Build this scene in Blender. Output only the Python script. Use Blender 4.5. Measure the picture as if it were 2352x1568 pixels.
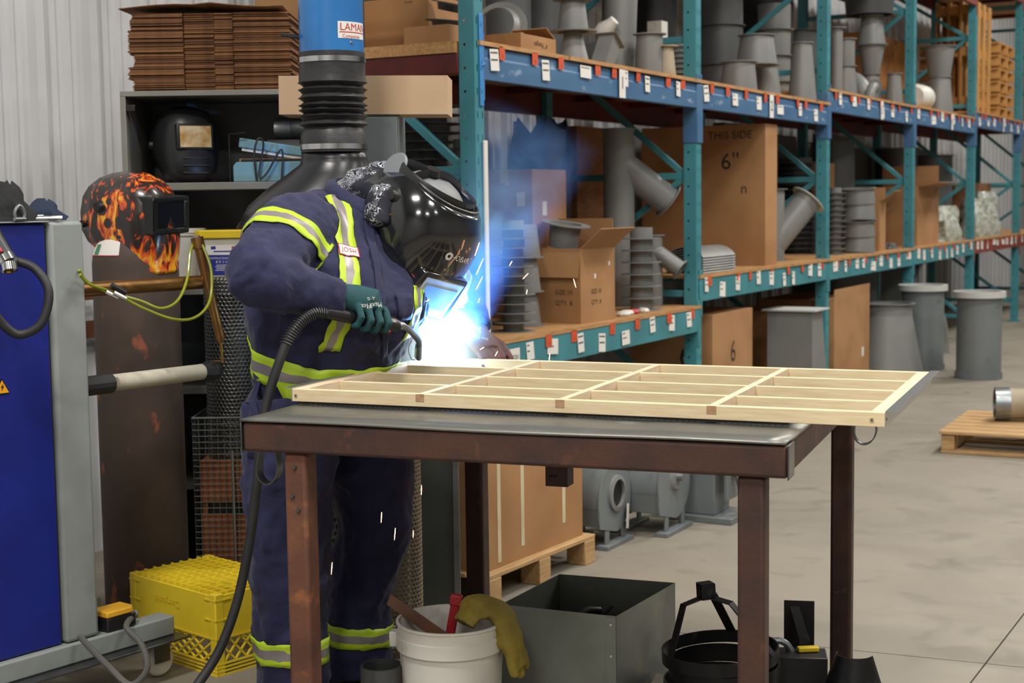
import bpy, bmesh, math, random
from mathutils import Matrix, Vector, Euler, noise
R_ = math.radians
random.seed(7)
for o in list(bpy.data.objects): bpy.data.objects.remove(o)
S = bpy.context.scene
COL = S.collection
# ------------------------------------------------------------ camera (pixels refer to the 2352x1568 photograph)
F, CH, ROLL, HD = 3400.0, 1.5, math.atan(0.0138), 316.0
PIT = math.atan(HD / F)
FWD = Vector((0, math.cos(PIT), -math.sin(PIT))); RIGHT = Vector((1, 0, 0)); DOWN = Vector((0, -math.sin(PIT), -math.cos(PIT)))
CAM = Vector((0, 0, CH))
cr, sr = math.cos(ROLL), math.sin(ROLL)
cam_d = bpy.data.cameras.new('camera'); cam = bpy.data.objects.new('camera', cam_d); COL.objects.link(cam)
cam_d.sensor_width = 36; cam_d.lens = F / 2352 * 36; cam_d.clip_start = .05; cam_d.clip_end = 200
ax = RIGHT * cr + DOWN * sr; ay = -(DOWN * cr - RIGHT * sr); az = -FWD
cam.matrix_world = Matrix(((ax.x, ay.x, az.x, 0), (ax.y, ay.y, az.y, 0), (ax.z, ay.z, az.z, CH), (0, 0, 0, 1)))
S.camera = cam
cam_d.dof.use_dof = True; cam_d.dof.focus_distance = 4.15; cam_d.dof.aperture_fstop = 5.0
# ------------------------------------------------------------ world, lamps, exposure
S.view_settings.view_transform = 'Standard'; S.view_settings.look = 'None'; S.view_settings.gamma = 1
S.view_settings.use_curve_mapping = False; S.view_settings.exposure = 0.14
S.cycles.use_denoising = True; S.cycles.sample_clamp_indirect = 6; S.cycles.max_bounces = 6; S.cycles.volume_bounces = 0; S.cycles.adaptive_threshold = .02
S.cycles.caustics_reflective = False; S.cycles.caustics_refractive = False
S.cycles.volume_step_rate = 2.0; S.cycles.volume_max_steps = 64
w = bpy.data.worlds.new('hall_ambient'); S.world = w; w.use_nodes = True
w.node_tree.nodes['Background'].inputs[0].default_value = (.80, .82, .85, 1); w.node_tree.nodes['Background'].inputs[1].default_value = .085
def area(name, loc, sx, sy, power, col=(1, .96, .9), aim=None):
    d = bpy.data.lights.new(name, 'AREA'); d.shape = 'RECTANGLE'; d.size = sx; d.size_y = sy; d.energy = power; d.color = col
    o = bpy.data.objects.new(name, d); COL.objects.link(o); o.location = loc
    if aim: o.rotation_euler = (Vector(aim) - Vector(loc)).to_track_quat('-Z', 'Y').to_euler()
    return o
# rows of high-bay LED fixtures over the aisle, out of frame
for x, y, pw in ((-1.5, 1.4, 300), (2.6, .8, 200), (2.3, 4.9, 200), (4.6, 8.8, 260), (6.8, 13.2, 280), (9.7, 18.7, 280), (6.3, 4.0, 170), (9.0, 9.5, 200), (-1.6, -3.2, 300), (2.4, -3.8, 170), (6.0, -1.5, 110)):
    area('ceiling_lamp_light', (x, y, 6.2), 1.3, .5, pw * .80)

# ------------------------------------------------------------ pixel helpers
def ray(x, y):
    u = (x - 1176) / F; v = (y - 784) / F
    return FWD + (u * cr - v * sr) * RIGHT + (u * sr + v * cr) * DOWN
def onz(x, y, z):
    r = ray(x, y); return CAM + r * ((z - CH) / r.z)
def onY(x, y, Y):
    r = ray(x, y); return CAM + r * (Y / r.y)
def ppm(P): return F / (Vector(P) - CAM).dot(FWD)
# rack frame: local +Y runs along the row, +X out into the aisle
TH = R_(29); RDIR = Vector((math.sin(TH), math.cos(TH), 0)); RN = Vector((math.cos(TH), -math.sin(TH), 0))
RP0 = onY(1096, 470, 6.54); RP0.z = 0
def rkp(px, py, x=0.0):
    r = ray(px, py); return CAM + r * (((RP0 - CAM).dot(RN) + x) / r.dot(RN))
def RK(x, y, z): return RP0 + RN * x + RDIR * y + Vector((0, 0, z))
def rloc(P): d = P - RP0; return (d.dot(RN), d.dot(RDIR), P.z)

# ------------------------------------------------------------ mesh builder
class MB:
    def __init__(s): s.v = []; s.f = []; s.m = []; s.T = Matrix.Identity(4); s.mi = 0
    def at(s, loc=(0, 0, 0), rot=(0, 0, 0), sc=1):
        s.T = Matrix.Translation(Vector(loc)) @ Euler(rot).to_matrix().to_4x4() @ Matrix.Diagonal((*( (sc,)*3 if isinstance(sc, (int, float)) else sc), 1)); return s
    def mat(s, i): s.mi = i; return s
    def add(s, vs, fs):
        b = len(s.v); s.v += [s.T @ Vector(v) for v in vs]
        for f in fs: s.f.append([i + b for i in f]); s.m.append(s.mi)
        return s
    def box(s, c, d):
        x, y, z = c; a, b, e = d[0] / 2, d[1] / 2, d[2] / 2
        return s.add([(x + i * a, y + j * b, z + k * e) for i in (-1, 1) for j in (-1, 1) for k in (-1, 1)],
                     [(0, 1, 3, 2), (4, 6, 7, 5), (0, 4, 5, 1), (2, 3, 7, 6), (0, 2, 6, 4), (1, 5, 7, 3)])
    def bx(s, x0, x1, y0, y1, z0, z1): return s.box(((x0 + x1) / 2, (y0 + y1) / 2, (z0 + z1) / 2), (x1 - x0, y1 - y0, z1 - z0))
    def loft(s, rings, cap=(True, True), close=True):
        n = len(rings[0]); vs = [p for r in rings for p in r]; fs = []
        for i in range(len(rings) - 1):
            for j in range(n if close else n - 1):
                k = (j + 1) % n; fs.append((i * n + j, i * n + k, (i + 1) * n + k, (i + 1) * n + j))
        if cap[0]: fs.append(tuple(range(n - 1, -1, -1)))
        if cap[1]: fs.append(tuple(range((len(rings) - 1) * n, len(rings) * n)))
        return s.add(vs, fs)
    def lathe(s, prof, n=24, cap=(False, False), a0=0, a1=2 * math.pi):
        full = abs(a1 - a0 - 2 * math.pi) < 1e-6
        m = n if full else n + 1
        return s.loft([[(r * math.cos(a0 + (a1 - a0) * j / n), r * math.sin(a0 + (a1 - a0) * j / n), z) for j in range(m)] for r, z in prof], cap, full)
    def tube(s, pts, r, n=8, cap=(True, True), up=None):
        pts = [Vector(p) for p in pts]; rings = []; prev = None
        for i, p in enumerate(pts):
            t = (pts[min(i + 1, len(pts) - 1)] - pts[max(i - 1, 0)]).normalized()
            if prev is None:
                q = Vector(up) if up else (Vector((0, 0, 1)) if abs(t.z) < .9 else Vector((1, 0, 0)))
                prev = (q - t * q.dot(t)).normalized()
            else: prev = (prev - t * prev.dot(t)).normalized()
            b = t.cross(prev); rr = r[i] if isinstance(r, (list, tuple)) else r
            rx, ry = rr if isinstance(rr, (list, tuple)) else (rr, rr)
            rings.append([p + prev * (rx * math.cos(2 * math.pi * j / n)) + b * (ry * math.sin(2 * math.pi * j / n)) for j in range(n)])
        return s.loft(rings, cap)
    def bar(s, pts, w, h, up=(0, 0, 1)):
        """rectangular section swept along pts; w across, h along 'up'"""
        pts = [Vector(p) for p in pts]; rings = []
        for i, p in enumerate(pts):
            t = (pts[min(i + 1, len(pts) - 1)] - pts[max(i - 1, 0)]).normalized()
            u = Vector(up); u = (u - t * u.dot(t)).normalized(); b = t.cross(u)
            rings.append([p + b * (w / 2 * i1) + u * (h / 2 * j1) for i1, j1 in ((-1, -1), (1, -1), (1, 1), (-1, 1))])
        return s.loft(rings)
    def prism(s, poly, z0, z1):
        n = len(poly); return s.loft([[(x, y, z0) for x, y in poly], [(x, y, z1) for x, y in poly]])
    def quad(s, a, b, c, d): return s.add([a, b, c, d], [(0, 1, 2, 3)])
    def text(s, txt, size, M, depth=.0006, align='CENTER'):
        cu = bpy.data.curves.new('t', 'FONT'); cu.body = txt; cu.size = size; cu.align_x = align; cu.align_y = 'CENTER'; cu.resolution_u = 2
        ob = bpy.data.objects.new('t', cu); COL.objects.link(ob); bpy.context.view_layer.update()
        me = bpy.data.meshes.new_from_object(ob.evaluated_get(bpy.context.evaluated_depsgraph_get()))
        T = s.T; s.T = T @ M; s.add([v.co + Vector((0, 0, depth)) for v in me.vertices], [tuple(p.vertices) for p in me.polygons]); s.T = T
        bpy.data.objects.remove(ob); bpy.data.curves.remove(cu); bpy.data.meshes.remove(me); return s
    def mesh(s, name, mats, smooth=40):
        me = bpy.data.meshes.new(name); me.from_pydata([tuple(v) for v in s.v], [], s.f); me.update()
        for m in (mats if isinstance(mats, (list, tuple)) else [mats]): me.materials.append(m)
        me.polygons.foreach_set('material_index', s.m)
        bm = bmesh.new(); bm.from_mesh(me); bmesh.ops.remove_doubles(bm, verts=bm.verts, dist=1e-5); bmesh.ops.recalc_face_normals(bm, faces=bm.faces); bm.to_mesh(me); bm.free()
        if smooth:
            me.polygons.foreach_set('use_smooth', [True] * len(me.polygons)); me.set_sharp_from_angle(angle=R_(smooth))
        return me
    def build(s, name, mats, parent=None, loc=(0, 0, 0), rot=(0, 0, 0), smooth=40, bevel=0, solid=0, seg=2):
        return put(name, s.mesh(name, mats, smooth), parent, loc, rot, bevel, solid, seg)
def put(name, me, parent=None, loc=(0, 0, 0), rot=(0, 0, 0), bevel=0, solid=0, seg=2):
    o = bpy.data.objects.new(name, me); COL.objects.link(o); o.parent = parent; o.location = loc; o.rotation_euler = rot
    if solid: m = o.modifiers.new('solid', 'SOLIDIFY'); m.thickness = solid; m.offset = 0
    if bevel: m = o.modifiers.new('bevel', 'BEVEL'); m.width = bevel; m.segments = seg; m.limit_method = 'ANGLE'; m.angle_limit = R_(40)
    return o
def tag(o, label=None, cat=None, group=None, kind=None):
    if label: o['label'] = label
    if cat: o['category'] = cat
    if group: o['group'] = group
    if kind: o['kind'] = kind
    return o
def thing(name, label, cat, loc=(0, 0, 0), rot=(0, 0, 0), group=None):
    o = bpy.data.objects.new(name, None); COL.objects.link(o); o.location = loc
    o.rotation_euler = rot if isinstance(rot, (tuple, list, Euler)) else (0, 0, rot); o.empty_display_size = .1
    return tag(o, label, cat, group)
def dup(root, loc, rot=None, label=None, parent=None):
    c = root.copy(); COL.objects.link(c); c.parent = parent
    if loc is not None: c.location = loc
    if rot is not None: c.rotation_euler = rot if isinstance(rot, (tuple, list)) else (0, 0, rot)
    if label: c['label'] = label
    for ch in list(root.children): dup(ch, None, None, None, c)
    return c
def circ(r, n, a0=0): return [(r * math.cos(a0 + 2 * math.pi * i / n), r * math.sin(a0 + 2 * math.pi * i / n)) for i in range(n)]
def bez(p0, p1, p2, p3, n=14):
    p0, p1, p2, p3 = map(Vector, (p0, p1, p2, p3)); out = []
    for i in range(n + 1):
        t = i / n; u = 1 - t; out.append(p0 * u**3 + p1 * (3 * u * u * t) + p2 * (3 * u * t * t) + p3 * t**3)
    return out
def spline(pts, n=8):
    P = [Vector(p) for p in pts]; out = []
    for i in range(len(P) - 1):
        a, b, c, d = P[max(i - 1, 0)], P[i], P[i + 1], P[min(i + 2, len(P) - 1)]
        for k in range(n):
            t = k / n; out.append(.5 * ((2 * b) + (c - a) * t + (2 * a - 5 * b + 4 * c - d) * t * t + (3 * b - a - 3 * c + d) * t**3))
    return out + [P[-1]]

# ------------------------------------------------------------ materials
def srgb(h):
    h = h.lstrip('#'); f = lambda c: c / 12.92 if c <= .04045 else ((c + .055) / 1.055) ** 2.4
    return tuple(f(int(h[i:i + 2], 16) / 255) for i in (0, 2, 4))
def mat(name, col, rough=.5, metal=0, col2=None, scale=6, lo=.4, hi=.65, bump=0, bscale=60, stretch=None, emit=None, coat=0, detail=5, col3=None, scale3=20, lo3=.6, hi3=.7, rvar=0, dist=0, spec=None, trans=0, alpha=1, sheen=0):
    m = bpy.data.materials.new(name); m.use_nodes = True; nt = m.node_tree; N = nt.nodes; L = nt.links
    b = N['Principled BSDF']; c = srgb(col) if isinstance(col, str) else col
    b.inputs['Base Color'].default_value = (*c, 1); b.inputs['Roughness'].default_value = rough; b.inputs['Metallic'].default_value = metal
    if coat: b.inputs['Coat Weight'].default_value = coat; b.inputs['Coat Roughness'].default_value = .08
    if spec is not None: b.inputs['Specular IOR Level'].default_value = spec
    if trans: b.inputs['Transmission Weight'].default_value = trans
    if alpha < 1: b.inputs['Alpha'].default_value = alpha
    if sheen: b.inputs['Sheen Weight'].default_value = sheen; b.inputs['Sheen Roughness'].default_value = .5
    if emit: b.inputs['Emission Color'].default_value = (*emit[0], 1); b.inputs['Emission Strength'].default_value = emit[1]
    tc = mp = None
    def coords():
        nonlocal tc, mp
        if tc is None:
            tc = N.new('ShaderNodeTexCoord'); mp = N.new('ShaderNodeMapping'); L.new(tc.outputs['Object'], mp.inputs[0])
            if stretch: mp.inputs['Scale'].default_value = stretch
        return mp.outputs[0]
    def nz(sc, dt=5, lo=.4, hi=.65):
        n = N.new('ShaderNodeTexNoise'); n.inputs['Scale'].default_value = sc; n.inputs['Detail'].default_value = dt; n.inputs['Distortion'].default_value = dist
        L.new(coords(), n.inputs['Vector']); r = N.new('ShaderNodeMapRange'); r.inputs[1].default_value = lo; r.inputs[2].default_value = hi; L.new(n.outputs[0], r.inputs[0]); return n, r
    last = None
    def mix(prev, c2, fac):
        x = N.new('ShaderNodeMix'); x.data_type = 'RGBA'; L.new(fac, x.inputs[0])
        if prev is None: x.inputs[6].default_value = (*c, 1)
        else: L.new(prev, x.inputs[6])
        x.inputs[7].default_value = (*(srgb(c2) if isinstance(c2, str) else c2), 1); return x.outputs[2]
    if col2:
        n, r = nz(scale, detail, lo, hi); last = mix(None, col2, r.outputs[0])
        if rvar:
            q = N.new('ShaderNodeMapRange'); q.inputs[3].default_value = max(0, rough - rvar); q.inputs[4].default_value = min(1, rough + rvar); L.new(r.outputs[0], q.inputs[0]); L.new(q.outputs[0], b.inputs['Roughness'])
    if col3:
        n, r = nz(scale3, 6, lo3, hi3); last = mix(last, col3, r.outputs[0])
    if last: L.new(last, b.inputs['Base Color'])
    if bump:
        n = N.new('ShaderNodeTexNoise'); n.inputs['Scale'].default_value = bscale; n.inputs['Detail'].default_value = 4; L.new(coords(), n.inputs['Vector'])
        bp = N.new('ShaderNodeBump'); bp.inputs['Strength'].default_value = bump; bp.inputs['Distance'].default_value = .01; L.new(n.outputs[0], bp.inputs['Height']); L.new(bp.outputs[0], b.inputs['Normal'])
    return m
K = {}
K['concrete'] = mat('concrete', '#8f887b', .62, 0, '#827b6f', 1.3, .38, .62, .05, 30, None, rvar=.08, col3='#6e685e', scale3=3.1, lo3=.55, hi3=.78, dist=.8)
K['wallw'] = mat('white_steel_siding', '#c6c7c9', .42, 0, '#bfc0c2', 2)
K['teal'] = mat('teal_paint', '#3f858f', .45, 0, '#387680', 3, bump=.03, bscale=200, col3='#5a6a66', scale3=26, lo3=.68, hi3=.76)
K['bluepaint'] = mat('blue_paint', '#3d6289', .45, 0, '#4a7093', 4, stretch=(1, .35, 1), col3='#8aa0b4', scale3=14, lo3=.64, hi3=.74)
K['orangebeam'] = mat('orange_paint', '#8d3b30', .5, 0, '#6f3a34', 5)
K['redpaint'] = mat('dark_red_paint', '#5e1a16', .5, 0, '#471412', 5)
K['wood'] = mat('pale_pine', '#e5d4b0', .55, 0, '#d7c199', 9, .35, .7, .05, 80, (1.2, 14, 14))
K['woodb'] = mat('shelf_plywood', '#b98d5c', .6, 0, '#9c7244', 6, .35, .7, .06, 60, (10, 1.5, 10))
K['pallet'] = mat('pallet_lumber', '#bd9a6c', .7, 0, '#a17f52', 7, .35, .7, .1, 60, (1, 9, 9))
K['card'] = mat('corrugated_card', '#a57b52', .75, 0, '#966d45', 3, bump=.02, bscale=30)
K['cardl'] = mat('pale_card', '#c6a888', .75, 0, '#bb9c7b', 3)
K['carddk'] = mat('brown_card', '#7d5635', .8, 0, '#684527', 18, stretch=(1, 1, 6))
K['grey'] = mat('grey_enamel', '#7c7d7b', .42, 0, '#717372', 3, bump=.02, bscale=120)
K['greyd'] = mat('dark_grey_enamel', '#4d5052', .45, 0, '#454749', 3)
K['greym'] = mat('machine_grey', '#6f7577', .45, 0, '#656b6d', 3, col3='#4e5355', scale3=9, lo3=.62, hi3=.8)
K['galv'] = mat('galvanised_steel', '#9a9fa2', .38, .85, '#7f868a', 9, rvar=.1)
K['steel'] = mat('bare_steel', '#6a6c6d', .38, .9, '#55585a', 5, bump=.03, bscale=150, rvar=.1)
K['zinc'] = mat('zinc_plate', '#b8bcc0', .3, .9)
K['chrome'] = mat('chrome', '#c9cbcd', .15, 1)
K['rust'] = mat('rusty_steel', '#50342a', .6, .25, '#3a2c29', 7, .35, .65, .12, 90, None, col3='#6f4634', scale3=15, lo3=.62, hi3=.75)
K['rustd'] = mat('dark_rusted_steel', '#40251e', .55, .35, '#2c1d1b', 8, .35, .65, .1, 90, None, col3='#5c3528', scale3=24, lo3=.62, hi3=.74)
K['rustleg'] = mat('rusted_leg', '#6e4633', .62, .1, '#55352a', 7, .35, .65, .12, 90, None, col3='#8a5636', scale3=17, lo3=.6, hi3=.75)
K['plate'] = mat('steel_table_plate', '#86857f', .36, .6, '#6d6d69', 3.5, .35, .68, .03, 120, None, rvar=.1, col3='#8a8d8e', scale3=11, lo3=.6, hi3=.75)
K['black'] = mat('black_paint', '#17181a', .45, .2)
K['rubber'] = mat('black_rubber', '#1d1e20', .55, 0, '#2a2a2b', 12, bump=.06, bscale=90)
K['plasticb'] = mat('black_plastic', '#1b1c1e', .38)
K['label'] = mat('paper_label', '#d9d6d0', .7); K['ink'] = mat('black_ink', '#1c1b1c', .7)
K['orange'] = mat('orange_plastic', '#c4512e', .5); K['redtape'] = mat('red_tape', '#b03138', .5)
K['yellow'] = mat('yellow_plastic', '#d8bb22', .45, 0, '#cbab1c', 5, col3='#6d5f26', scale3=26, lo3=.66, hi3=.78)
K['white'] = mat('white_plastic', '#d6d3cc', .45, 0, '#c9c5bc', 5, col3='#a09a8e', scale3=12, lo3=.62, hi3=.8)
# ------------------------------------------------------------ floor slabs with saw-cut joints
fl = thing('floor', None, None); tag(fl, 'light grey concrete floor with saw cut joints', None, None, 'structure')
jA, jB = onz(1791, 1476, 0), onz(2349, 1532, 0); jC, jD = onz(2352, 1409, 0), onz(2229, 1568, 0)
uu = (jB - jA).normalized(); vv = (jC - jD).normalized()
den = uu.x * vv.y - uu.y * vv.x; dd = jD - jA; tX = (dd.x * vv.y - dd.y * vv.x) / den; JX = jA + uu * tX
g = .0028
for i, (a0, a1) in enumerate(((-14, -4.6 - g), (-4.6 + g, -g), (g, 4.6 - g), (4.6 + g, 30))):
    for j, (b0, b1) in enumerate(((-9, -4.6 - g), (-4.6 + g, -g), (g, 5.2 - g), (5.2 + g, 10.4 - g), (10.4 + g, 30))):
        mb = MB(); ps = [JX + uu * a + vv * b for a, b in ((a0, b0), (a1, b0), (a1, b1), (a0, b1))]
        mb.prism([(p.x, p.y) for p in ps], -.12, 0); mb.build('floor_slab', K['concrete'], fl, smooth=0)
mb = MB(); mb.bx(-40, 45, -30, 60, -.2, -.125); mb.build('sub_base', mat('joint_dirt', '#4a443d', .9), fl, smooth=0)
# ------------------------------------------------------------ ribbed steel wall behind the rack
wl = thing('wall_left', None, None, tuple(RK(-1.42, 0, 0)), (0, 0, -TH)); tag(wl, 'white ribbed steel wall', None, None, 'structure')
pitch = .3048
def rib(y):  # (offset, x) profile over one pitch: tall major rib and two low minor ribs
    return [(y, 0), (y + .020, .0), (y + .032, .040), (y + .078, .040), (y + .090, 0), (y + .135, 0), (y + .142, .013), (y + .166, .013), (y + .173, 0),
            (y + .215, 0), (y + .222, .013), (y + .246, .013), (y + .253, 0)]
for k in range(36):
    pr = []
    for j in range(3): pr += rib(-11.9 + (3 * k + j) * pitch)
    pr.append((-11.9 + (3 * k + 3) * pitch, 0))
    mb = MB(); mb.loft([[(x, y, z) for y, x in pr] for z in (0, 7.0)], (False, False), False); mb.build('wall_panel', K['wallw'], wl, smooth=0)
mb = MB(); mb.bx(-.2, -.02, -12, 26, 0, 7.0); mb.build('wall_core', K['wallw'], wl, smooth=0)
# ------------------------------------------------------------ pallet rack
BAY = 2.575; NB = 6; RD = 1.07; PW = .076; PD = .081; TOPZ = 4.0
UP = [2.213, 2.213, 2.318, 2.328, 2.40, 2.40]; LO = [.882, 1.06, 1.055, 1.06, 1.065, 1.06]; THIRD = [3.62] * 3 + [3.62, 3.93, 3.93]
rack = thing('pallet_rack', 'long teal pallet rack with blue upper beams running down the aisle', 'pallet rack', tuple(RP0), (0, 0, -TH))
def post_mesh():
    """C-section upright: side face with round holes, front face with paired slots"""
    mb = MB(); pz = .1016; n = int(TOPZ / pz); x0, x1 = -PD, 0
    for i in range(n):
        z0, z1 = i * pz, (i + 1) * pz; zc = z0 + pz / 2; xc = -.052; r = .0068
        for y in (0, PW):
            o = [(x0, y, z0), (xc, y, z0), (x1 - .004, y, z0), (x1 - .004, y, zc), (x1 - .004, y, z1), (xc, y, z1), (x0, y, z1), (x0, y, zc)]
            a = [-.75, -.5, -.25, 0, .25, .5, .75, 1.0]
            h = [(xc + r * math.cos(math.pi * t), y, zc + r * math.sin(math.pi * t)) for t in a]
            mb.add(o + h, [(j, (j + 1) % 8, 8 + (j + 1) % 8, 8 + j) for j in range(8)])
        # front face: frame strips round two slots
        s0, s1 = zc - .016, zc + .016; ys = [.004, .014, .022, PW - .022, PW - .014, PW - .004]
        for a, b in zip(ys[:-1], ys[1:]):
            if (a, b) in ((ys[1], ys[2]), (ys[3], ys[4])):
                mb.quad((0, a, z0), (0, b, z0), (0, b, s0), (0, a, s0)); mb.quad((0, a, s1), (0, b, s1), (0, b, z1), (0, a, z1))
            else: mb.quad((0, a, z0), (0, b, z0), (0, b, z1), (0, a, z1))
    for y0, y1 in ((0, .004), (PW, PW - .004)): mb.quad((-.004, y0, 0), (0, y1, 0), (0, y1, n * pz), (-.004, y0, n * pz))
    for y0, y1 in ((0, .018), (PW, PW - .018)): mb.quad((x0, y0, 0), (x0, y1, 0), (x0, y1, n * pz), (x0, y0, n * pz))
    return mb.mesh('post', K['teal'], 0)
pm = post_mesh()
mbf = MB(); mbf.bx(-.11, .03, -.025, PW + .025, 0, .012); fm = mbf.mesh('foot_plate', K['teal'])
ZR = [.25, .95, 1.65, 2.45, 3.15, 3.75]
for k in range(NB + 1):
    y = k * BAY
    for x in (0, -RD):
        o = put('post', pm, rack, (x if x == 0 else x + PD, y, .012)); o.modifiers.new('s', 'SOLIDIFY').thickness = .0025
        put('foot_plate', fm, rack, (x if x == 0 else x + PD, y, 0))
    for i, z in enumerate(ZR):
        mb = MB(); mb.bx(-RD + .005, -PD + .01, y + .022, y + .054, z - .02, z + .02); mb.build('brace', K['teal'], rack, bevel=.003)
        if i < len(ZR) - 1:
            a, b = (-RD + .03, -PD) if i % 2 else (-PD, -RD + .03)
            mb = MB(); mb.bar([(a, y + .038, z), (b, y + .038, ZR[i + 1])], .028, .036, (0, 0, 1)); mb.build('brace', K['teal'], rack, bevel=.003)
    # blue splice sleeves / beam connectors on the front post
def card(w, h, tilt=0, sub=None, lines=2):
    """paper price card, lines of print as thin ink bars"""
    mb = MB(); mb.box((0, 0, 0), (.002, w, h)); mb.mat(1)
    if sub is None:
        for i in range(lines):
            zz = h * (.33 - .33 * i)
            n = random.randint(3, 6); yy = -w * .42
            for q in range(n):
                l = random.uniform(.04, .16) * w
                if yy + l > w * .42: break
                mb.box((.0013, yy + l / 2, zz), (.0006, l, h * .085)); yy += l + w * .04
    else:
        mb.text(sub, h * .62 if len(sub) == 1 else w * .33, Matrix.Translation((.0012, 0, 0)) @ Euler((R_(90), 0, R_(90))).to_matrix().to_4x4())
    return mb.mesh('label_card', [K['label'], K['ink']], 0)
CARDS = [card(random.uniform(.055, .075), random.uniform(.08, .10)) for i in range(6)] + [card(.10, .075), card(.11, .06, lines=1)]
mb = MB(); mb.bx(-.02, .004, -.028, .028, 0, .003); mb.bx(.001, .004, -.028, .028, -.055, .003); mb.mat(1).box((.0045, .003, -.038), (.001, .006, .012)); CLIP = mb.mesh('clip', [K['orange'], K['redtape']], 0)
def beam(k, z, h, m, stepped=True, nclip=8, ncard=7, sign=None, seed=0, third=False):
    y0, y1 = k * BAY + PW, (k + 1) * BAY; rnd = random.Random(seed)
    mb = MB(); L = y1 - y0
    if stepped: prof = [(-.045, 0), (-.002, 0), (-.002, h * .62), (-.008, h * .66), (-.008, h * .94), (-.014, h), (-.045, h)]
    else: prof = [(-.045, 0), (0, 0), (0, h), (-.045, h)]
    mb.loft([[(x + .006, y, q) for x, q in prof] for y in (0, L)])
    b = mb.build('beam', m, rack, (0, y0, z - h - .019), smooth=0, bevel=.003)
    # connector plates with rivets at both ends
    for yy in (-.0, L):
        s = 1 if yy == 0 else -1
        q = MB(); q.bx(.001, .006, yy - s * .045 if s > 0 else yy, yy if s > 0 else yy + .045, -.09, h + .05)
        q.build('connector_plate', m, b, bevel=.002)
    if third: return b
    for i in range(nclip):
        yy = (i + .5 + rnd.uniform(-.25, .25)) * L / nclip
        put('clip', CLIP, b, (.008, yy, h + .004), (0, R_(rnd.uniform(-3, 3)), R_(rnd.uniform(-4, 4))))
    for i in range(ncard):
        yy = (i + .3 + rnd.uniform(-.2, .25)) * L / ncard
        put('label_card', rnd.choice(CARDS), b, (.0115, yy, h * rnd.choice((.62, .55, .7, .4))), (R_(rnd.uniform(-5, 5)), R_(-2), R_(rnd.uniform(-10, 3))))
    if sign:
        put('label_card', card(*sign[:2], sub=sign[2]), b, (.014, sign[3], h * .5))
    return b
for k in range(NB):
    mU = K['bluepaint']; mL = K['teal'] if k < 4 else K['orangebeam']
    beam(k, UP[k], .148, mU, True, 8, 6, {0: (.075, .15, '1', 1.43), 1: (.075, .15, '2', 1.22)}.get(k, (.07, .15, str(k + 1), 1.4)), 11 + k)
    beam(k, LO[k], .138, mL, False, 7, 9, {0: (.10, .085, 'B4201', .22)}.get(k), 31 + k)
    beam(k, THIRD[k], .13, K['bluepaint'] if k < 3 else K['orangebeam'], True, third=True)
    for z, h, m in ((UP[k], .148, K['redpaint']), (LO[k], .138, K['teal']), (THIRD[k], .13, K['redpaint'])):  # rear beams, cross bars and deck
        y0, y1 = k * BAY + PW, (k + 1) * BAY
        mb = MB(); mb.bx(-RD - .006, -RD + .04, y0, y1, z - h - .019, z - .019); mb.build('beam', m, rack, smooth=0)
        for j in range(3):
            yy = y0 + (y1 - y0) * (j + .5) / 3; mb = MB(); mb.bx(-RD + .04, -.04, yy - .02, yy + .02, z - .06, z - .019); mb.build('cross_bar', m, rack, smooth=0)
        nb = 3
        for j in range(nb):
            a = y0 - .05 + (y1 - y0 + .1) * j / nb; mb = MB(); mb.bx(-RD - .02, .012 + random.uniform(-.004, .006), a + .002, a + (y1 - y0 + .1) / nb - .002, z - .019, z)
            mb.build('deck_board', K['woodb'], rack, smooth=0)
# red end beam under the upper deck and blue sleeves on the uprights
mb = MB(); mb.bx(-RD + .02, -PD, -.012, .0, UP[0] - .14, UP[0] - .05); mb.build('end_rail', K['redpaint'], rack, bevel=.003)
mb = MB(); mb.bx(-RD - .02, -.09, -.02, .02, UP[0] - .05, UP[0]); mb.build('end_rail', K['woodb'], rack, smooth=0)
for k in range(0, NB + 1):
    if k == 0:
        mb = MB(); mb.bx(.002, .008, .030, .064, 1.93, 2.33)
        for z in (2.0, 2.1, 2.2, 2.29): mb.box((.009, .045, z), (.004, .008, .026))
        mb.add([(.009, .04, 2.1), (.009, .06, 2.1), (.03, .05, 2.11), (.009, .05, 2.135)], [(0, 1, 2), (1, 3, 2), (3, 0, 2), (0, 3, 1)])
        mb.build('connector_plate', mat('light_blue_paint', '#3d84c4', .4), rack, bevel=.002)
    else:
        z = UP[min(k, NB - 1)] if k > 1 else UP[0]
        mb = MB(); mb.bx(-PD - .004, .009, k * BAY - .006, k * BAY + PW + .006, z - .37, z - .03); mb.build('splice_sleeve', K['bluepaint'], rack, bevel=.004)
# white edge trim and comb strip on the first upright
mb = MB(); mb.bx(.006, .016, .045, .075, .75, 1.78); mb.build('edge_strip', K['label'], rack, bevel=.002)

for n_, (z, hgt) in enumerate(((.95, .075), (1.115, .02))):
    q = MB(); q.bx(.045, .065, -1.5, -.7, z, z + hgt); o = q.build('trim_%d' % (n_ + 1), mat('copper_brown_strip', '#7a4a30', .5, 0, '#693d27', 6), None, tuple(RK(-1.42, 0, 0)), (0, 0, -TH), smooth=0); tag(o, ('broad', 'thin')[n_] + ' brown strip fixed along the ribbed wall', None, None, 'structure')

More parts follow.
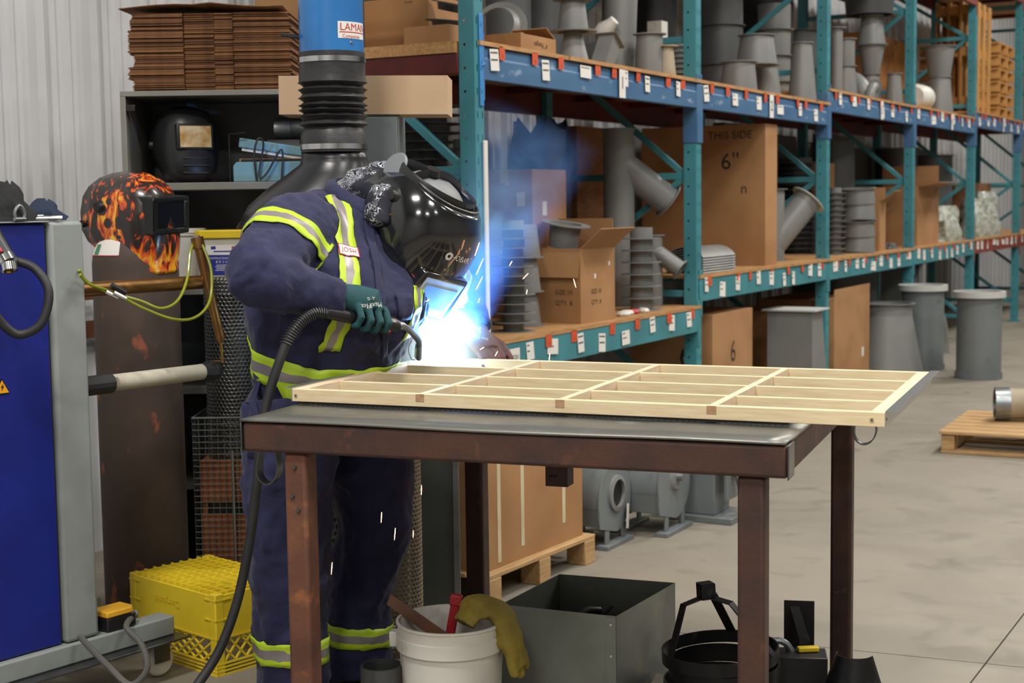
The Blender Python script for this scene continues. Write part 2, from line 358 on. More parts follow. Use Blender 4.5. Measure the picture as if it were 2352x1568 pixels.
# the rest of the hall, out of frame: it only bounces light and shows in reflections
K['hallw'] = mat('hall_wall_paint', '#b4b4b1', .6, 0, '#aaaaa7', 1.5); K['hallc'] = mat('hall_ceiling_liner', '#a9aaa9', .7)
for nm, bx_, m, lab in (('wall_right', (13.0, 13.2, -12, 26, 0, 7.0), 'hallw', 'plain light grey wall across the hall'), ('wall_back', (-1.5, 13.0, -12.2, -12, 0, 7.0), 'hallw', 'plain light grey wall behind the camera'), ('wall_front', (-1.5, 13.0, 26, 26.2, 0, 7.0), 'hallw', 'plain light grey wall at the far end of the aisle'), ('ceiling', (-1.7, 13.2, -12.2, 26.2, 7.0, 7.1), 'hallc', 'pale lined hall ceiling')):
    q = MB(); q.bx(*bx_); o = q.build(nm, K[m], None, tuple(RP0), (0, 0, -TH), smooth=0); tag(o, lab, None, None, 'structure')
# ------------------------------------------------------------ welding table
TY = R_(20.5); TFL = Vector((-.691, 3.726, 0)); TL, TW, TZ = 1.385, 1.30, .97
tab = thing('welding_table', 'heavy rusty steel welding table with square tube legs', 'table', tuple(TFL), (0, 0, -TY))
def TB(x, y, z): return TFL + Matrix.Rotation(-TY, 3, 'Z') @ Vector((x, y, z))
mb = MB(); nx, ny = 28, 12   # top plate, slightly bowed edge
vs = [(TL * i / nx - .004 * (j == 0), TW * j / ny, TZ - .008 + .0010 * math.sin(i * .9) * math.sin(j * .8) + (.0018 * math.sin(i * .33) if j == 0 else 0)) for j in range(ny + 1) for i in range(nx + 1)]
mb.add(vs, [(j * (nx + 1) + i, j * (nx + 1) + i + 1, (j + 1) * (nx + 1) + i + 1, (j + 1) * (nx + 1) + i) for j in range(ny) for i in range(nx)])
o = mb.build('top_plate', K['plate'], tab); m = o.modifiers.new('s', 'SOLIDIFY'); m.thickness = .006; m.offset = 0
zb0, zb1 = TZ - .088, TZ - .013
for nm, a in (('front', (0, TL, .004, .070)), ('back', (0, TL, TW - .070, TW - .004)), ('l', (.004, .070, .070, TW - .07)), ('r', (TL - .07, TL - .004, .07, TW - .07))):
    mb = MB(); mb.bx(*a, zb0, zb1); mb.build('frame_rail', K['rust'], tab, bevel=.009, seg=3)
mb = MB(); mb.bx(TL, TL + .004, .0, .072, zb0 - .002, zb1 + .002); mb.build('end_cap', K['steel'], tab, bevel=.002)
mb = MB(); mb.bx(-.004, 0, .0, .072, zb0 - .002, zb1 + .002); mb.build('end_cap', K['steel'], tab, bevel=.002)
for x, y in ((.140, .05), (1.30, .05), (.140, 1.245), (1.335, 1.245)):
    mb = MB(); w = .0635; mb.bx(x - w / 2, x + w / 2, y - w / 2, y + w / 2, 0, zb0); o = mb.build('leg', (K['rustleg'] if x < .5 else K['rust']) if y < 1 else K['rustd'], tab, bevel=.010, seg=3)
    if x < .5 and y < .1:
        for bx_, bz in ((.012, .845), (.004, .770), (.020, .735)):
            q = MB(); q.lathe([(0, .006), (.005, .005), (.007, 0)], 8); q.build('weld_blob', K['steel'], o, (x + bx_ - .012, y - w / 2, bz), (R_(90), 0, 0))
# flat-bar hooks welded under the rail
def hook(pts, w=.03):
    mb = MB(); mb.bar(pts, w, .0035, (1, 0, .2)); return mb
def loopbar(parent, base, flip, wid=.03, name='cable_hook'):
    """drop-shaped flat strap loop in the local xz plane, strap width along y"""
    mb = MB(); prof = [(-.004, .0), (-.014, -.035), (-.022, -.07), (-.016, -.098), (0.006, -.112), (.028, -.1), (.040, -.07), (.036, -.035), (.030, 0)]
    prof = spline([(x * flip, 0, z) for x, z in prof], 4); rings = []
    for i, p in enumerate(prof):
        t = (prof[min(i + 1, len(prof) - 1)] - prof[max(i - 1, 0)]).normalized(); nrm = Vector((-t.z, 0, t.x)) * .0018
        rings.append([p + nrm + Vector((0, -wid / 2, 0)), p + nrm + Vector((0, wid / 2, 0)), p - nrm + Vector((0, wid / 2, 0)), p - nrm + Vector((0, -wid / 2, 0))])
    mb.loft(rings); return mb.build(name, K['steel'], parent, base)
loopbar(tab, (.006, .11, zb0 + .01), 1.0)
h2 = loopbar(tab, (1.402, 1.16, zb0 + .005), 1.0); h2.scale = (1.05, 1, .95)
mb = MB(); mb.bx(.0, .065, 0, .055, -.172, 0); mb.mat(1)
mb.tube([(.03, -.002, -.112), (.03, .0, -.112)], .006, 8)
for i in range(5): mb.lathe([(.0, .002), (.0045, 0)], 6); mb.T = Matrix.Translation((.014 + i * .006, -.001, -.145 + .004 * (i % 2)))
mb.build('square_tube_stub', [K['rustd'], K['steel']], tab, (.607, .60, zb0 + .005), bevel=.004)
# ------------------------------------------------------------ wooden grid frame lying on the table
FY = R_(22.5); FFL = Vector((-.598, 3.981, 0)); FL_, FW_ = 1.575, .86; fz0, fz1 = .9755, 1.0095
fr = thing('wooden_grid_frame', 'pale wooden grid frame with steel edged ends lying on the welding table', 'frame', (*FFL.xy, fz0), (0, 0, -FY))
def FR(x, y, z): return FFL + Matrix.Rotation(-FY, 3, 'Z') @ Vector((x, y, 0)) + Vector((0, 0, z))
hh = fz1 - fz0; t = .022
def lat(nm, x0, x1, y0, y1, z0=0, z1=hh, m='wood'):
    q = MB(); q.bx(x0, x1, y0, y1, z0, z1); return q.build(nm, K[m], fr, bevel=.0015, smooth=0)
K['woodx'] = mat('pale_pine_cross', '#e3cdb0', .55, 0, '#d6bb9a', 9, .35, .7, .05, 80, (14, 1.2, 14))
K['woode'] = mat('end_grain_pine', '#b58f70', .65, 0, '#a27c5e', 60)
f0 = lat('long_rail', 0, FL_, 0, t); f1 = lat('long_rail', 0, FL_, FW_ - t, FW_)
for y in (.205, .42, .635): lat('grid_slat', .03, FL_ - .03, y, y + .016, .001, hh - .002)
for x in (0.0, FL_ - .034): lat('end_rail', x, x + .034, t, FW_ - t, 0, hh + .0005, 'woodx')
for x in (.385, .775, 1.165):
    lat('cross_slat', x - .010, x + .010, t, FW_ - t, .001, hh + .0005, 'woodx')
    q = MB(); q.bx(x - .012, x + .012, -.0008, .004, hh * .40, hh * .99); q.build('tenon_end', K['woode'], f0, smooth=0)
for x in (.012, FL_ - .030):
    q = MB(); q.lathe([(.0055, -.0012), (.0045, .004), (0, .004)], 12); q.build('screw_hole', K['woode'], f0, (x, .0, hh * .45), (R_(-90), 0, 0))
    q = MB(); q.lathe([(.0030, -.0016), (0, -.0014)], 10); q.build('screw_head', K['steel'], f0, (x, .0, hh * .45), (R_(-90), 0, 0))
for x0, s in ((FL_, 1), (0, -1)):
    q = MB(); q.bx(min(x0, x0 + s * .002), max(x0, x0 + s * .002), 0, FW_, 0, hh + .002); q.bx(min(x0, x0 + s * .024), max(x0, x0 + s * .024), .004, FW_ + .004, hh + .0005, hh + .003)
    o = q.build('steel_edge', K['zinc'], fr, smooth=0)
    for yy in (.01, FW_ - .02):
        q = MB(); q.lathe([(.004, 0), (.003, .0012), (0, .0014)], 10); q.build('screw_head', K['steel'], o, (x0 + s * .002, yy, hh * .5), (0, R_(90 * s), 0))
# black serrated wire screen under the frame
scr = MB(); L, W = 1.33, .78; n1, n2 = 88, 52
for i in range(n1 + 1): scr.bar([(L * i / n1, 0, .0015), (L * i / n1, W, .0015)], .0016, .0025)
for j in range(n2 + 1): scr.bar([(0, W * j / n2, .0035), (L, W * j / n2, .0035)], .0016, .0025)
so = scr.build('wire_screen', K['black'], None, (*(FR(.02, -.005, 0).xy), TZ - .0012), (0, 0, -FY), smooth=0)
tag(so, 'black wire screen lying flat between the wooden frame and the table top', 'screen')
# ------------------------------------------------------------ goods on the rack
def duct(name, label, cat, P, segs, m='grey', rot=None, group=None, n=28, ft=.006, fw=.028, open_top=True):
    """flanged round duct / cone: segs = (r_bottom, r_top, height, flange_bottom, flange_top)"""
    t = thing(name, label, cat, tuple(P), rot if rot is not None else (0, 0, 0), group)
    z = 0; mm = K[m]
    for rb, rt, h, fb, f_t in segs:
        th = .003
        q = MB(); q.lathe([(rb, z), (rt, z + h), (rt - th, z + h), (rb - th, z), (rb, z)], n); q.build('duct_wall', mm, t)
        for flag, r, zz in ((fb, rb, z), (f_t, rt, z + h - ft)):
            if flag:
                q = MB(); q.lathe([(r - .003, zz), (r + fw, zz), (r + fw, zz + ft), (r - .003, zz + ft), (r - .003, zz)], n); q.build('flange', mm, t)
        z += h
    return t
def elbow(name, label, cat, P, rad, r, ang, rot, m='grey', fw=.02, n=22, k=9, group=None):
    t = thing(name, label, cat, tuple(P), rot, group); q = MB()
    pts = [(rad - rad * math.cos(ang * i / k), 0, rad * math.sin(ang * i / k)) for i in range(k + 1)]
    q.tube(pts, r, n, (False, False)); q.tube(pts, r - .003, n, (False, False)); q.build('duct_wall', K[m], t)
    for a in (0, ang):
        q = MB(); q.lathe([(r - .004, -.003), (r + fw, -.003), (r + fw, .003), (r - .004, .003), (r - .004, -.003)], n)
        q.build('flange', K[m], t, (rad - rad * math.cos(a), 0, rad * math.sin(a)), (0, a, 0))
    return t
def ybranch(label, P, r, H, bl, ang, zb, rot, m='grey', ring=None, fw=.022):
    t = thing('duct_branch', label, 'duct branch', tuple(P), rot)
    q = MB(); q.lathe([(r, 0), (r, H), (r - .003, H), (r - .003, 0), (r, 0)], 28); q.build('duct_wall', K[m], t)
    d = Vector((math.sin(ang), 0, math.cos(ang))); b = Vector((0, 0, zb))
    q = MB(); q.tube([b, b + d * bl], r * .97, 28, (False, False)); q.tube([b, b + d * bl], r * .95, 28, (False, False)); q.build('branch_wall', K[m], t)
    for c, a in (((0, 0, 0), 0), ((0, 0, H), 0), (tuple(b + d * bl), ang)):
        q = MB(); f = fw * (1.4 if ring and a else 1); q.lathe([(r * .95, -.003), (r + f, -.003), (r + f, .003), (r * .95, .003), (r * .95, -.003)], 28); q.build('flange', K[ring] if ring and a else K[m], t, c, (0, a, 0))
    return t
def carton(label, P, d, rot=0, flaps=0, m='card', marks=(), tape=True, name='cardboard_box', group=None, open_=False, tilt=(0, 0)):
    """corrugated box standing on P (centre of its base); flaps: list of (side, angle, length)"""
    t = thing(name, label, 'box', tuple(P), (tilt[0], tilt[1], rot), group); x, y, z = d[0] / 2, d[1] / 2, d[2]
    w = .005; q = MB()
    q.bx(-x, x, -y, -y + w, 0, z); q.bx(-x, x, y - w, y, 0, z); q.bx(-x, -x + w, -y + w, y - w, 0, z); q.bx(x - w, x, -y + w, y - w, 0, z); q.bx(-x + w, x - w, -y + w, y - w, 0, w)
    if not open_: q.bx(-x + w, x - w, -y + w, y - w, z - w, z)
    q.build('carton_wall', K[m], t, smooth=0)
    if tape and not open_:
        q = MB(); q.bx(-.025, .025, -y - .001, y + .001, z - .0005, z + .0012); q.bx(-.025, .025, -y - .0012, -y, z - .07, z); q.build('packing_tape', K['tape'], t, smooth=0)
    for s, a, l in flaps or ():
        q = MB(); wd = (x if s in 'fb' else y) * 2 - .006
        q.bx(-wd / 2, wd / 2, -.004, 0, 0, l)
        L_, Rz = {'f': ((0, -y + .004, z), 0), 'b': ((0, y - .004, z), math.pi), 'r': ((x - .004, 0, z), math.pi / 2), 'l': ((-x + .004, 0, z), -math.pi / 2)}[s]
        q.build('flap', K[m], t, L_, (a, 0, Rz), smooth=0)
    for s, txt, size, ox, oz, rl in marks:
        q = MB(); Ls, Rz = {'f': ((ox, -y - .0004, oz), 0), 'r': ((x + .0004, ox, oz), math.pi / 2)}[s]
        q.T = Matrix.Translation(Ls) @ Euler((R_(90), 0, Rz)).to_matrix().to_4x4() @ Matrix.Rotation(rl, 4, 'Z')
        if txt == '#': q.box((0, 0, 0), (size, size * 1.5, .0008)); q.build('label', K['label'], t, smooth=0)
        else: q.text(txt, size, Matrix.Identity(4)); q.build('printed_mark', K['ink'], t, smooth=0)
    return t
K['tape'] = mat('packing_tape', '#cdbf9f', .3, 0, '#b9a67f', 8)
def sh(px, py, x, deck):
    """point over the deck for a pixel at rack depth x -> (base position, height above deck, pixels per metre)"""
    P = rkp(px, py, x); return Vector((P.x, P.y, deck)), P.z - deck, ppm(P)
RZ = -TH
def dcol(name, label, cat, px, ytop, wb, wt, x, deck, m='grey', fb=True, ft=True, ybot=None, group=None, fw=.022, n=28):
    """one upright cone given by centre column, top row and half widths in pixels; ybot for stacked ones"""
    P, h, k = sh(px, ytop, x, deck)
    z0 = deck
    if ybot is not None: z0 = rkp(px, ybot, x).z; h = P.z - 0; P.z = z0; h = rkp(px, ytop, x).z - z0
    return duct(name, label, cat, P, [(wb / k, wt / k, h, fb, ft)], m, group=group, fw=fw, n=n)
U1, U2, U3, U4, U5 = UP[:5]
# --- upper deck, first bay
P, h, k = sh(1195, 80, -.17, U1)
t = carton('long flat brown carton with torn open end on the upper shelf by the end post', P + Vector((0, 0, .0)), (.20, .36, .085), RZ, [('b', R_(-62), .10), ('f', R_(-88), .03)], open_=True, name='carton_tray')
q = MB(); q.T = Matrix.Translation((.1005, .02, .045)) @ Euler((R_(90), 0, R_(90))).to_matrix().to_4x4() @ Matrix.Rotation(math.pi, 4, 'Z'); q.text('4" Flanges', .035, Matrix.Identity(4)); q.build('handwriting', K['ink'], t, smooth=0)
P, h, k = sh(1012, 80, -.28, U1)
carton('flat brown carton on the shelf end behind the first teal post', P, (.24, .24, .085), RZ, tape=False, name='flat_carton')
for i, (px, py, r, tl) in enumerate(((1022, 32, .095, 8), (1035, 18, .10, 20), (1030, 2, .11, 28))):
    P = rkp(px, py, -.28); P.z = U1 + .088 + .062 * i + (.02 if i else 0)
    q = MB(); q.lathe([(0, 0), (r * .6, 0), (r * .68, .032), (r, .032), (r, .036), (r * .64, .036), (r * .56, .004), (0, .004)], 26); o = q.build('steel_pan', K['greyd'], None, tuple(P), (R_(tl * .4), R_(tl * .6), 0))
    tag(o, ('lowest dark steel pan in the pile on the flat carton', 'middle dark steel pan tilted in the pile on the flat carton', 'topmost dark steel pan in the pile by the end post')[i], 'pan')
P, h, k = sh(1145, 0, -.45, U1)
duct('flanged_ring', 'wide grey flanged ring standing tilted behind the carton tray', 'ring', P + Vector((0, 0, .17)), [(.125, .10, .05, True, False)], rot=(R_(70), 0, R_(-20)))
for i in range(6):
    P, h, k = sh(1160 + i * 14, 30, -.5, U1); P.z += .10
    q = MB(); q.lathe([(.060, -.004), (.068, -.004), (.068, .004), (.060, .004), (.060, -.004)], 20); o = q.build('steel_ring', K['galv'], None, tuple(P + Vector((0, 0, .0))), (R_(78), 0, RZ + R_(60)))
    tag(o, 'thin bright steel ring in the row of rings behind the carton tray', 'ring', 'row of thin steel rings')
duct('duct_cone', 'pale grey cone with wide collar, upper of the pair beside the carton tray', 'duct cone', sh(1316, 42, -.22, U1)[0] + Vector((0, 0, .178)), [(.083, .062, .17, True, True)], fw=.045)
duct('duct_cone', 'pale grey cone standing on the shelf, lower of the pair beside the carton tray', 'duct cone', sh(1316, 42, -.22, U1)[0] + Vector((0, 0, .001)), [(.088, .045, .177, False, False)])
P, h, k = sh(1375, 60, -.35, U1); t = thing('sheet_metal_chute', 'open grey sheet metal chute leaning on the big duct', 'chute', tuple(P), (0, R_(35), RZ + R_(90)))
q = MB(); q.bx(-.05, .05, .045, .048, 0, .25); q.bx(-.05, .05, -.048, -.045, 0, .25); q.bx(-.05, -.047, -.045, .045, 0, .25); q.build('chute_wall', K['grey'], t, smooth=0)
q = MB(); q.bx(-.07, .07, -.07, .07, .25, .254); q.build('flange', K['grey'], t, smooth=0)
P, h, k = sh(1376, 20, -.5, U1); q = MB(); q.lathe([(.0, .0), (.05, .01), (.055, .05), (.035, .10), (.03, .13), (0, .135)], 14); o = q.build('plastic_jug', K['white'], None, tuple(P + Vector((0, 0, .26))), (0, R_(50), RZ)); tag(o, 'white plastic jug lying behind the pair of cones', 'jug')
q = MB(); q.bx(-.07, .07, -.07, .07, 0, .21); o = q.build('steel_block', K['greyd'], None, tuple(P), (0, 0, RZ)); tag(o, 'dark square steel housing standing behind the pair of cones', 'housing')
P, h, k = sh(1418, -20, -.46, U1); duct('large_duct', 'tall pale grey round duct leaning slightly on the upper shelf', 'duct', P, [(.098, .098, .75, False, False)], rot=(0, R_(6), RZ + R_(90)))
dcol('duct_cone', 'stubby grey flanged pipe standing beside the tall leaning duct', 'duct cone', 1492, 78, 34, 30, -.22, U1)
K['dusty'] = mat('dusty_primer', '#a89d88', .6, 0, '#978b74', 4)
P, h, k = sh(1532, 105, -.13, U1); duct('duct_cone', 'dust coated tan flanged pipe near the second post', 'duct cone', P, [(.055, .036, h, False, True)], 'dusty')
P, h, k = sh(1510, 50, -.60, U1); carton('white carton standing behind the tan pipe', P, (.1, .1, h), RZ, m='white', tape=False)
for i in range(9):
    P = rkp(1560, 100, -.42); P.z = U1 + .0 + i * .034
    duct('flange_ring', 'grey flange ring in the stack behind the second post', 'flange ring', P, [(.09, .09, .031, True, False)], 'grey', group='flange rings stacked behind the second post', fw=.03, ft=.005)
P = RK(-.84, 2.28, U1); duct('large_duct', 'added dark tall duct at the back of the first upper bay', 'duct', P, [(.17, .17, .75, True, True)], 'greyd')  # these back ducts are added to block the wall and keep the shelf dark
P, h, k = sh(1500, 0, -.88, U1); duct('large_duct', 'added black square shouldered duct at the back behind the stubby pipe', 'duct', P, [(.16, .16, .8, True, True)], 'black')
P = RK(-.86, 1.86, U1); duct('large_duct', 'added dark narrow duct at the back behind the row of rings', 'duct', P, [(.13, .13, .5, True, True)], 'greyd')
P, h, k = sh(1420, 0, -.93, U1); duct('large_duct', 'added dark duct hidden behind the tall leaning duct', 'duct', P, [(.11, .11, .8, True, True)], 'greyd')
# cartons on the shelf end left of the first post
for px0, px1, py, x, lab in ((840, 965, -40, -.60, 'large brown carton on the upper shelf right of the blue pipe'), (600, 690, -50, -.97, 'brown carton at the left end of the upper shelf behind the cardboard stack')):
    P0, h, k = sh((px0 + px1) / 2, py, x, U1); carton(lab, P0 + RDIR * .22, (.36 if px0 > 700 else .34, .40, .36), RZ, marks=[('f', 'MINIMUM ORDER QTY', .012, .07, .255, 0), ('f', 'TON.045', .012, .07, .235, 0)] if px0 > 700 else ())
# --- upper deck, second bay
for i in range(3):
    P = rkp(1655, 100, -.72); P.z = U2 + i * .285; duct('large_duct', ('bottom', 'middle', 'top')[i] + ' dark duct section in the tall stack just past the second post', 'duct', P, [(.165, .165, .283, True, False)], 'greyd', fw=.02)
P = rkp(1697, 100, -.20); P.z = U2; duct('duct_cone', 'grey cone standing on the shelf edge left of the 2 sign', 'duct cone', P, [(.125, .105, .208, False, True)], fw=.02)
P = rkp(1738, 100, -.20); z1 = U2 + .2085; P.z = z1; duct('duct_cone', 'grey cone stacked over the cones left of the 2 sign', 'duct cone', P, [(.142, .11, .205, True, True)], fw=.02)
P = rkp(1762, 100, -.22); P.z = U2; duct('duct_cone', 'second grey cone standing on the shelf edge over the 2 sign', 'duct cone', P, [(.10, .075, .207, False, False)])
for i in range(4):
    P = rkp(1778, 100, -.56); P.z = U2 + i * .20; duct('large_duct', ('lowest', 'second', 'third', 'highest')[i] + ' grey duct section in the stack behind the cones of the second bay', 'duct', P, [(.125, .128, .198, True, False)], fw=.03)
dcol('duct_cone', 'tall narrow grey cone at the right end of the second upper bay', 'duct cone', 1843, 98, 33, 21, -.10, U2, fw=.016)
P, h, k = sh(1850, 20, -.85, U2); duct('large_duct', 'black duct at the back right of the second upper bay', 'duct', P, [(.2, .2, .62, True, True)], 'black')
P, h, k = sh(1820, 20, -.3, U2)
# --- upper deck, third bay
P = rkp(1922, 100, -.10); P.z = U3; duct('large_duct', 'slim grey duct beside the third post', 'duct', P, [(.045, .045, .50, False, True)])
for i, (px, x, rb, rt, lab) in enumerate(((1942, -.25, .10, .075, 'lower grey cone behind the slim duct'), (2018, -.30, .095, .07, 'middle of the three grey cones standing by the shelf edge of the third bay'), (2054, -.10, .075, .055, 'rightmost grey cone by the shelf edge of the third bay'))):
    P = rkp(px, 150, x) if i != 1 else RK(-.30, 7.42, 0); P.z = U3; duct('duct_cone', lab, 'duct cone', P, [(rb, rt, .27, False, True)], fw=.018)
P = rkp(1942, 150, -.25); P.z = U3 + .271; duct('duct_cone', 'upper grey cone behind the slim duct', 'duct cone', P, [(.075, .075, .22, False, True)], fw=.018)
P = RK(-.30, 7.42, U3 + .271); duct('duct_cone', 'grey cone stacked upside down in the third bay', 'duct cone', P, [(.072, .115, .25, True, True)], fw=.02)
P = RK(-.30, 7.42, U3 + .522); duct('duct_cone', 'pale grey cone second from the top in the third bay', 'duct cone', P, [(.125, .085, .26, True, True)], fw=.02)
P = RK(-.32, 7.42, U3 + .783); duct('large_duct', 'dark flared duct at the top of the cone stack in the third bay', 'duct', P, [(.20, .23, .30, True, False)], 'greyd', fw=.02)
P = rkp(1985, 170, -.16); P.z = U3 + .11; elbow('duct_elbow', 'flanged grey elbow standing in the middle of the third bay', 'duct elbow', P + Vector((0, 0, -.10)), .17, .075, R_(95), (0, 0, RZ + R_(160)))
P = rkp(1998, 228, -.05); P.z = U3; elbow('duct_elbow', 'small pale elbow low by the shelf edge of the third bay', 'duct elbow', P, .10, .042, R_(95), (0, 0, RZ + R_(85)))
P = RK(-.76, 5.9, U3); duct('large_duct', 'added black wide duct at the back left of the third upper bay', 'duct', P, [(.24, .24, .85, True, True)], 'black')  # added back ducts darken the rear of this bay
P = RK(-.78, 6.85, U3); duct('large_duct', 'added dark wide duct at the back right of the third upper bay', 'duct', P, [(.20, .20, .62, True, True)], 'greyd')
# --- upper deck, fourth bay
K['ply'] = mat('stained_plywood', '#9c6a35', .7, 0, '#7d5228', 4, col3='#2a1f16', scale3=5, lo3=.62, hi3=.7)
P = RK(-.86, 9.55, U4); carton('stained plywood crate at the back of the fourth upper bay', P, (.30, 1.35, .80), RZ, tape=False, m='ply', name='plywood_crate')
P = rkp(2157, 200, -.16); P.z = U4; duct('duct_cone', 'lower grey cone of the pair before the plywood crate', 'duct cone', P, [(.14, .105, .36, False, True)], fw=.018)
P.z = U4 + .361; duct('duct_cone', 'flaring grey cone on top of the pair before the plywood crate', 'duct cone', P, [(.105, .15, .30, False, True)], fw=.02)
P = rkp(2112, 200, -.2); P.z = U4 + .13; q = MB(); q.lathe([(.0, -.2), (.09, -.2), (.12, -.14), (.12, .14), (.09, .2), (0, .2)], 20); o = q.build('film_roll', K['white'], None, tuple(P), (R_(90), 0, RZ)); tag(o, 'white wrapped roll lying beside the fourth post', 'roll')
# --- upper deck, fifth bay: pallets stood on edge
def slab_pallet(label, P, rot, w=1.0, h=1.1, n=4, group=None):
    t = thing('wooden_pallet', label, 'pallet', tuple(P), rot, group)
    for i in range(n): q = MB(); a = -w / 2 + (w - .13) * i / (n - 1); q.bx(-.02, 0, a, a + .13, 0, h); q.build('slat', K['palo'], t, smooth=0)
    for z in (.06, h * .5, h - .14): q = MB(); q.bx(.001, .09, -w / 2, w / 2, z, z + .09); q.build('stringer', K['palo'], t, smooth=0)
    for i in range(n): q = MB(); a = -w / 2 + (w - .13) * i / (n - 1); q.bx(.091, .11, a, a + .13, 0, h); q.build('slat', K['palo'], t, smooth=0)
    return t
K['palo'] = mat('fresh_lumber', '#c08d4c', .65, 0, '#a8763a', 6, stretch=(8, 8, 1))
for i, x in enumerate((-.16, -.30, -.44)):
    P = RK(x, 10.85 + i * .06, U5 + .003); slab_pallet(('foremost', 'second', 'third')[i] + ' of the fresh pallets stood on edge past the fifth post', P, (0, 0, RZ), .95, 1.15)
for i in range(6):
    P = RK(-.5, 12.25, U5 + i * .145); t = thing('wooden_pallet', 'fresh pallet lying flat in the stack at the far right of the upper shelf', 'pallet', tuple(P), (0, 0, RZ), 'pallets stacked flat on the upper shelf')
    for a in (-.42, 0, .38): q = MB(); q.bx(-.45, .45, a, a + .06, 0, .1); q.build('stringer', K['palo'], t, smooth=0)
    for a in range(6): q = MB(); q.bx(-.45 + a * .156, -.45 + a * .156 + .11, -.45, .45, .1, .118); q.build('slat', K['palo'], t, smooth=0)
# --- third level goods that peep in at the top right
# --- lower deck, first bay
L1, L2, L3, L4, L5 = LO[:5]
def discs(label, grp, P, n, r, pitch, m='grey', hub=.5, wav=0, th=.004, cat='flange plate', name='flange_plate'):
    for i in range(n):
        q = MB(); z = pitch * i; rr = r
        ring = [[(a, 0), (b, 0)] for a, b in ((r * hub, r),)]
        q.lathe([(r * hub, 0), (r, 0), (r, th), (r * hub + .004, th), (r * hub + .004, pitch - .001), (r * hub, pitch - .001), (r * hub, 0)], 22)
        o = q.build(name, K[m], None, (P[0] + random.uniform(-wav, wav), P[1] + random.uniform(-wav, wav), P[2] + z)); tag(o, label, cat, grp)
P = RK(-.36, .50, L1); discs('round grey flange in the tall stack behind the first post', 'flanges stacked behind the first post', P, 20, .085, .0465, 'greyd', .62, .004)
P = rkp(980, 700, -.66); P.z = L1; discs('dark round flange in the stack behind the worker helmet', 'flanges stacked behind the helmet', P, 26, .20, .044, 'greyd', .6, .012)
P = RK(-.17, .632, L1)
discs('wide thin flange in the short stack on the shelf beside the first post', 'wide thin flanges beside the first post', P, 12, .105, .045, 'grey', .45, .006)
for i in range(3):
    P = RK(-.29, .955, L1 + i * .172); duct('duct_cone', ('lowest', 'middle', 'uppermost')[i] + ' grey square shouldered cone stacked behind the thin flanges', 'duct cone', P, [(.088, .068, .17, True, False)], 'grey', fw=.016)
P = rkp(1200, 500, -.62); P.z = L1; carton('lower brown carton behind the cone stack', P, (.36, .40, .42), RZ)
P.z = L1 + .421; carton('upper brown carton with white label in the blue smoke', P, (.34, .40, .38), RZ, marks=[('f', '#', .05, .1, .22, 0), ('f', '#', .02, .02, .31, 0), ('r', '#', .05, -.06, .17, 0)])
P = rkp(1240, 330, -.85); P.z = L1; q = MB()
rings = []
for i in range(9):
    z = i / 8; rings.append([((.30 + .07 * math.sin(3 * a + i)) * (1 - .5 * z**2) * math.cos(a), (.16 + .04 * math.cos(2 * a + i * 1.3)) * math.sin(a), 1.08 * z + .05 * math.sin(5 * a + i) * z) for a in [2 * math.pi * j / 18 for j in range(18)]])
q.loft(rings); o = q.build('plastic_bag', mat('blue_film', '#23345a', .3, 0, '#1b2743', 5), None, tuple(P), (0, 0, RZ + R_(90)), smooth=25); tag(o, 'large dark blue plastic bag at the back of the lower shelf', 'bag')
P, h, k = sh(1305, 700, -.19, L1)
bxP = rkp(1310, 750, -.21); bxP.z = L1
carton('open brown carton with size print on the lower shelf', bxP, (.34, .36, .385), RZ - R_(4), [('f', R_(168), .15), ('r', R_(50), .16), ('b', R_(-5), .15), ('l', R_(-20), .14)], marks=[('f', 'SIZE 10', .034, .07, .16, 0), ('f', 'QTY. 8', .034, .07, .105, 0), ('r', 'SIZE 10', .034, -.02, .16, 0), ('r', 'QTY. 8', .034, -.02, .105, 0), ('r', '#', .016, -.03, .24, 0), ('r', '#', .014, .12, .30, 0)], open_=True)
P = rkp(1292, 510, -.21); P.z = L1 + .39; duct('flanged_collar', 'short flanged collar sitting on the open carton', 'collar', P, [(.075, .085, .125, False, True)], 'grey', fw=.045, rot=(R_(6), R_(8), 0))
P = rkp(1422, 500, -.44); P.z = L1 + .001; zt_ = rkp(1422, 297, -.44).z - L1; ybranch('large grey duct branch angled to the right on the lower shelf', P, .092, zt_, .38, R_(127), rkp(1422, 375, -.44).z - L1, (0, 0, R_(10)))
P = rkp(1415, 690, -.38)
P = rkp(1474, 700, -.17); P.z = L1
for i in range(7):
    q = MB(); z = i * .068; q.lathe([(.06, 0), (.115, 0), (.115, .005), (.065, .005), (.065, .066), (.06, .066), (.06, 0)], 24); o = q.build('flange_plate', K['grey'], None, (P.x, P.y, L1 + z)); tag(o, 'thin grey flange in the stack beside the second post', 'flange plate', 'flanges stacked beside the second post')
P = RK(-.24, 2.49, L1); ybranch('small grey duct branch at the foot of the second post', P, .052, .42, .20, R_(125), .33, (0, 0, R_(-20)), fw=.016)
for i, (px, c) in enumerate(((1432, 'white'), (1455, 'redtape'), (1478, 'white'), (1440, 'label'))):
    P = rkp(px, 732, -.07 - .02 * (i % 2)); P.z = L1; q = MB(); q.lathe([(0, 0), (.035, .001), (.042, .012), (.03, .026), (0, .03)], 9); o = q.build('parts_bag', K[c], None, tuple(P), (0, 0, i), smooth=20)
    o.scale = (1, .8, 1); tag(o, ('leftmost white parts bag on the lower shelf edge', 'red parts bag on the lower shelf edge', 'rightmost white parts bag by the flange stack', 'pale parts bag beside the open carton')[i], 'bag')
P = RK(-.94, 3.02, L2); carton('tall dark brown carton behind the scrawled carton', P, (.16, .60, .92), RZ, m='carddk')
